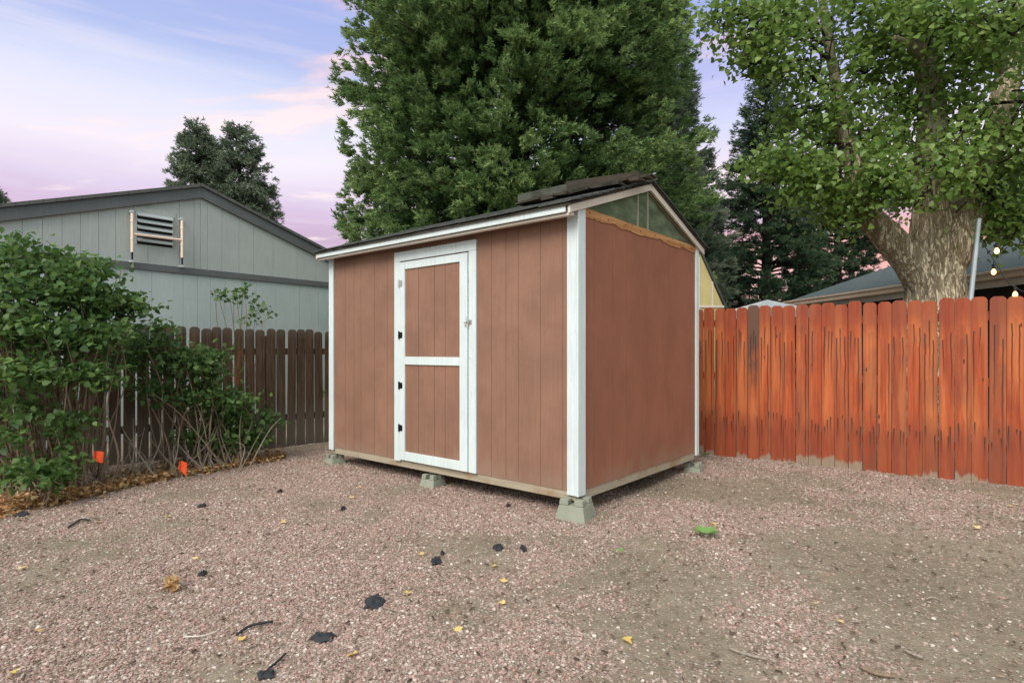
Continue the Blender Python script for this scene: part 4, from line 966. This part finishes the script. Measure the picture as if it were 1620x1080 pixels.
# dead pale twigs in the shrubs, each a fallen thing: bundled as dry brush among the stems
rg = np.random.default_rng(5); br = empty('dry_brush', (-3.9, 5.9, 0), 0, label='tangle of bare grey-brown sticks between the leafy shrubs and the fence foot', cat='dry brush', kind='stuff')
mb = MB()
for i in range(60):
    px = rg.uniform(40, 395); Yb = 4.95+(px/440)*1.75+rg.uniform(-.25, .35); p0 = at(px, 555+FPX*HC/Yb, Yb); p0[2] = .0
    a_ = rg.uniform(-1.1, .75); L = rg.uniform(.25, .8); p2 = p0+np.array([math.sin(a_)*L, rg.normal()*.12, math.cos(a_)*L*.9]); p1 = (p0+p2)/2+rg.normal(size=3)*.06
    o = np.array([-3.9, 5.9, 0]); mb.tube(smooth_path([p0-o, p1-o, p2-o], 4), list(np.linspace(rg.uniform(.005, .011), .002, 9)), 5, False)
mb.build('sticks', M['greytwig'], br)

# leaf litter along the fence foot
n = 2600; px = rg.uniform(-60, 450, n); u_ = rg.uniform(0, 1, n)
Yl = np.where(px < 140, 4.55+px/140*.5, 5.05+(px-140)/300*1.75)+rg.exponential(.20, n)*1.0
Yl += rg.normal(size=n)*.05
xx = (px-CX)/FPX*Yl; pos = np.stack([xx, Yl, gz(xx, Yl)+rg.uniform(.008, .05, n)], -1)
Mx = frames(rg.normal(size=(n, 3))*np.array([1, 1, .25]), rg.normal(size=(n, 3))*.5+np.array([0, 0, 1])); tl = LEAF_H.copy(); tl[:, 2] *= 3
V, F = scatter(tl, LEAF_F, pos, Mx, rg.uniform(.028, .058, n)); lo_ = np_mesh('leaf_litter', V, F, M['deadleaf'], tint=np.repeat(np.clip(rg.normal(.45, .28, n), 0, 1), 6))
tag(lo_, 'brown and tan dry leaves drifted along the foot of the dark fence', 'leaf litter', kind='stuff')

# marker flags
def flag(px, py, Y, label, rz, a):
    c = at(px, py, Y); b = np.array([c[0], c[1], ground_z(c[0], c[1])]); e = empty('marker_flag', b, rz, label=label, cat='flag', group='orange marker flags by the left fence')
    h = c[2]-b[2]+.05; MB().tube([(0, 0, -.02), (.01, 0, h)], .0018, 5).build('wire_stake', M['wire'], e)
    mb = MB(); N = 6; V = []
    for i in range(N+1):
        u = i/N; V.append((u*.07, .012*math.sin(u*5), h-u*.012*a)); V.append((u*.075-.012, .014*math.sin(u*5+.7), h-.085-u*.03*a+.0))
    mb.v = V; mb.f = [(2*i, 2*i+2, 2*i+3, 2*i+1) for i in range(N)]; o = mb.build('flag_cloth', M['flag'], e); o.modifiers.new('thick', 'SOLIDIFY').thickness = .0015
flag(149, 722, 5.15, 'small orange-red marker flag half hidden among the shrub stems', R(38), 1.0)
flag(284, 736, 5.75, 'small bright orange marker flag on open gravel edge, right of the other flag', R(15), 2.2)

# ------------------------------------------------------------------ bits on the ground
def gp(px, py):
    Y = FPX*HC/(py-HY); x = (px-CX)/FPX*Y; return np.array([x, Y, ground_z(x, Y)])
def scrap(px, py, wpx, hpx, label, seed, mat='fabric', name='fabric_scrap', cat='fabric scrap', grp='torn black weed fabric scraps on the gravel', lift=.022):
    rg = np.random.default_rng(seed); p = gp(px, py); sx = wpx/FPX*p[1]/2; sy = hpx/(FPX*HC/p[1]**2)/2*.9; sy = min(sy, sx*2.2)
    e = empty(name, p, 0, label=label, cat=cat, group=grp); N = 16; M_ = 4; V = [(0, 0, lift)]
    rad = .62+.55*rg.uniform(0, 1, N)
    for j in range(1, M_+1):
        for i in range(N):
            th = 2*math.pi*i/N; r = rad[i]*j/M_; x, y = r*sx*math.cos(th), r*sy*math.sin(th)
            V.append((x, y, max(.006, lift*.6*rg.uniform(.3, 1.4)+(.010 if j < M_ else -.004))))
    F = [(0, 1+i, 1+(i+1) % N) for i in range(N)]
    for j in range(M_-1):
        for i in range(N): a = 1+j*N+i; b = 1+j*N+(i+1) % N; F.append((a, a+N, b+N, b))
    mb = MB(); mb.v = V; mb.f = F; o = mb.build('sheet', M[mat], e, smooth=False); o.modifiers.new('thick', 'SOLIDIFY').thickness = .002
    return e
for i, (px, py, wd, hh, lb) in enumerate([
    (593, 953, 34, 26, 'largest torn black fabric scrap, lying flat in the centre foreground'), (690, 889, 16, 17, 'folded black fabric scrap in mid gravel, above and right of the largest scrap'),
    (828, 871, 11, 12, 'small upright black scrap below the near shed corner, right one of a pair'), (789, 869, 20, 9, 'thin black scrap left of the small one below the near shed corner'),
    (700, 876, 7, 4, 'tiny black crumb just above the folded scrap'), (804, 802, 7, 5, 'tiny black scrap on gravel just left of the near pier block'), (543, 807, 9, 5, 'small dark scrap on gravel in front of the shed left end'),
    (320, 909, 11, 13, 'small black scrap left of centre beside the tan lump'), (443, 777, 8, 6, 'dark scrap on far gravel in front of the shed left corner'), (320, 802, 12, 5, 'slate-grey scrap on far gravel below the orange flag'),
    (34, 815, 20, 6, 'black scrap near the left edge close to the leaf litter'), (421, 1070, 34, 16, 'black fabric scrap at the bottom edge of the view'), (510, 1010, 44, 16, 'long torn black strip below left of the largest scrap')]):
    scrap(px, py, wd, hh, lb, 100+i)
def stick(pts, r, mat, label, name='twig', cat='twig', grp='loose twigs and strips on the ground'):
    P = [gp(*q)+np.array([0, 0, .016]) for q in pts]; e = empty(name, P[0], 0, label=label, cat=cat, group=grp)
    MB().tube(smooth_path([q-P[0] for q in P], 4), r, 6).build('stem', M[mat], e, smooth=True)
stick([(108, 838), (122, 830), (130, 826), (142, 828)], .007, 'fabric', 'curled black strip on the gravel at far left', 'fabric_strip', 'fabric strip')
stick([(374, 1007), (392, 994), (410, 988), (432, 984)], .006, 'fabric', 'curved black strip on gravel in the left foreground', 'fabric_strip', 'fabric strip')
stick([(425, 1062), (440, 1050), (452, 1038)], .005, 'fabric', 'short black strip rising from the scrap at the bottom edge', 'fabric_strip', 'fabric strip')
stick([(1153, 1030), (1180, 1040), (1213, 1049)], .006, 'greytwig', 'pale twig on bare dirt right of centre foreground')
stick([(1430, 1035), (1445, 1042), (1460, 1048)], .007, 'greytwig', 'short whitish twig in the right foreground gravel')
stick([(1360, 1062), (1385, 1072), (1415, 1077)], .008, 'dry', 'brown twig at the bottom edge right of the whitish twig')
stick([(1000, 1042), (1018, 1052), (1024, 1064)], .003, 'greytwig', 'thin bent straw twig on dirt in the centre foreground')
stick([(1465, 955), (1475, 953), (1490, 958)], .004, 'greytwig', 'thin grey twig on the gravel patch at right')
stick([(290, 1012), (320, 1009), (345, 1000)], .003, 'rope', 'thin pale straw on gravel in the left foreground')
stick([(605, 965), (640, 975)], .003, 'greytwig', 'tiny grey stick just right of the largest black scrap')
# yellow leaves
yl = [(645, 943), (668, 880), (796, 925), (786, 897), (1284, 958), (988, 1012), (566, 772), (190, 775), (60, 792), (306, 889), (62, 1003), (22, 1070), (28, 904), (445, 828), (565, 1040), (800, 960), (1325, 985), (555, 790), (935, 815), (1550, 840), (1602, 805), (1126, 827), (385, 1015), (150, 830), (1068, 740), (722, 1000), (270, 820)]
YLAB = ['just right of the largest black scrap, near its upper corner', 'left of the folded black scrap', 'below the paired small black scraps, lower one', 'directly below the thin black scrap', 'alone on the dirt right of the centre foreground', 'lobed, by a short stick on dirt in the centre foreground', 'on gravel in front of the shed left end', 'beside the leaf litter between the two orange flags', 'below the low bright sucker at the left', 'on gravel left of the centre, above the tan clump', 'large and tan, left foreground gravel', 'in the bottom left corner of the view', 'orange, near the left edge below the black scrap', 'small, on gravel between the tan clump and the shed', 'at the bottom edge left of centre', 'small, on mixed dirt below the centre gravel', 'on dirt between the lone yellow leaf and the right foreground gravel', 'tiny, on far gravel before the shed left wall', 'beside the near pier block', 'below the fence at the far right', 'nearest the orange fence at the right edge', 'just above the bright green weed', 'crooked, under the curved black strip in the left foreground', 'beside the curled black strip at far left', 'at the foot of the back right pier block', 'orange-brown, in the centre foreground gravel', 'pale, right below the orange flag on open gravel']
rg = np.random.default_rng(31)
LF6 = np.array([(0, 0, 0), (.30, .10, .04), (.52, .34, .16), (.22, .48, .05), (.12, .75, .1), (0, 1, .02), (-.12, .75, .12), (-.22, .48, .04), (-.52, .34, .14), (-.30, .10, .05)])
for i, (px, py) in enumerate(yl):
    p = gp(px, py); big = py > 880
    o = bpy.data.objects.new('fallen_leaf', None); V = LF6*rg.uniform(.036, .055); a_ = rg.uniform(0, 6.28)
    me = bpy.data.meshes.new('fallen_leaf'); Rm = np.array([[math.cos(a_), -math.sin(a_), 0], [math.sin(a_), math.cos(a_), 0], [0, 0, 1]])
    me.from_pydata([tuple(q) for q in (V @ Rm.T)], [], [tuple(range(10))]); at_ = me.attributes.new('tint', 'FLOAT', 'POINT'); at_.data.foreach_set('value', [float(rg.uniform(0, 1))]*10)
    bpy.data.objects.remove(o); o = bpy.data.objects.new('fallen_leaf', me); COL.objects.link(o); me.materials.append(M['yellowleaf']); o.location = (p[0], p[1], p[2]+.017)
    o.rotation_euler = (rg.normal()*.2, rg.normal()*.2, 0); tag(o, 'yellow leaf '+YLAB[i], 'leaf', 'yellow leaves fallen on the yard')
# tan clump
p = gp(272, 935); e = empty('leaf_clump', p, 0, label='crumpled tan and orange clump on the left gravel beside a small black scrap', cat='leaf clump')
V, F, ti = leaves(rg.normal(size=(7, 3))*.016+np.array([0, 0, .018]), .014, 5, .038, rg); V[:, 2] = np.abs(V[:, 2])+.004; np_mesh('leaves', V, F, M['deadleaf'], e, tint=np.clip(ti+.2, 0, 1))
# green weeds
for (px, py, n, s, lb, mt) in ((1116, 847, 5, .10, 'bright green broad-leaved weed sprout on the dirt right of the shed', 'weed'), (977, 878, 2, .045, 'single fallen green leaf below the near shed corner', 'weed'), (1115, 722, 6, .06, 'small green weed at the back shed corner by the orange fence', 'lilac')):
    p = gp(px, py); e = empty('weed', p, 0, label=lb, cat='weed')
    th = rg.uniform(0, .8)+np.arange(n)*2*math.pi/n; dr = np.stack([np.cos(th), np.sin(th), np.full(n, .45)], -1); nm = np.tile([0, 0, 1.0], (n, 1))-dr*.3
    V, F = scatter(LEAF_H, LEAF_F, dr*.015+np.array([0, 0, .02]), frames(dr, nm), s*rg.uniform(.8, 1.1, n)); np_mesh('leaves', V, F, M[mt], e, tint=np.repeat(rg.uniform(.4, 1, n), 6))
# straw tufts by the skid
def tuft(px, py, n, L, label):
    p = gp(px, py); e = empty('grass_tuft', p, 0, label=label, cat='grass tuft', group='dry grass under the shed'); V = []; F = []
    for i in range(n):
        a_ = rg.uniform(0, 6.28); l = L*rg.uniform(.5, 1.2); d_ = np.array([math.cos(a_), math.sin(a_), rg.uniform(.2, 1.1)]); s_ = np.array([-d_[1], d_[0], 0])*.0022; b = rg.normal(size=3)*np.array([.06, .02, 0]); k = len(V)
        V += [b-s_, b+s_, b+d_*l*.6+s_*.7, b+d_*l*.6-s_*.7]; F.append((k, k+1, k+2, k+3)); tip = b+d_*l+np.array([0, 0, -.25*l]); V += [b+d_*l*.6-s_*.7, b+d_*l*.6+s_*.7, tip+s_*.2, tip-s_*.2]; F.append((k+4, k+5, k+6, k+7))
    np_mesh('blades', np.array(V), np.array(F), M['straw'], e, tint=rg.uniform(0, 1, len(V)))
tuft(706, 763, 60, .13, 'dry straw tuft beside the pier block below the door'); tuft(730, 755, 35, .12, 'sparse dry straw under the right door casing'); tuft(905, 812, 12, .05, 'wisps of straw at the near pier block')

# crumbs of bark, dead needles and dark chips strewn over the yard
rg = np.random.default_rng(91); n = 3600; Yd = rg.uniform(1.9, 7.2, n)**1.0; xd = rg.uniform(-1, 1, n)*(.95*Yd+.2)
kp = (lf(xd, Yd) < -.1) & (rf(xd, Yd) < -.05); xd, Yd = xd[kp], Yd[kp]; n = len(xd)
CH = np.array([(-.5, -.12, 0), (.5, -.15, .05), (.42, .14, .12), (-.45, .16, .02), (-.45, -.1, .14), (.46, -.1, .2), (.36, .1, .24), (-.4, .12, .16)]); CF = np.array([(4, 5, 6, 7), (0, 1, 5, 4), (1, 2, 6, 5), (2, 3, 7, 6), (3, 0, 4, 7)])
a_ = rg.uniform(0, 6.28, n); dr = np.stack([np.cos(a_), np.sin(a_), rg.normal(size=n)*.12], -1); nm = np.tile([0, 0, 1.0], (n, 1))+rg.normal(size=(n, 3))*.2
V, F = scatter(CH[:, [1, 0, 2]], CF, np.stack([xd, Yd, gz(xd, Yd)+rg.uniform(.006, .014, n)], -1), frames(dr, nm), rg.uniform(.008, .034, n)**1.0)
db = np_mesh('bark_crumbs', V, F, M['crumb'], tint=np.repeat(rg.uniform(0, 1, n), 8)); tag(db, 'small dark bark crumbs, needles and chips strewn over gravel and dirt', 'debris', kind='stuff')
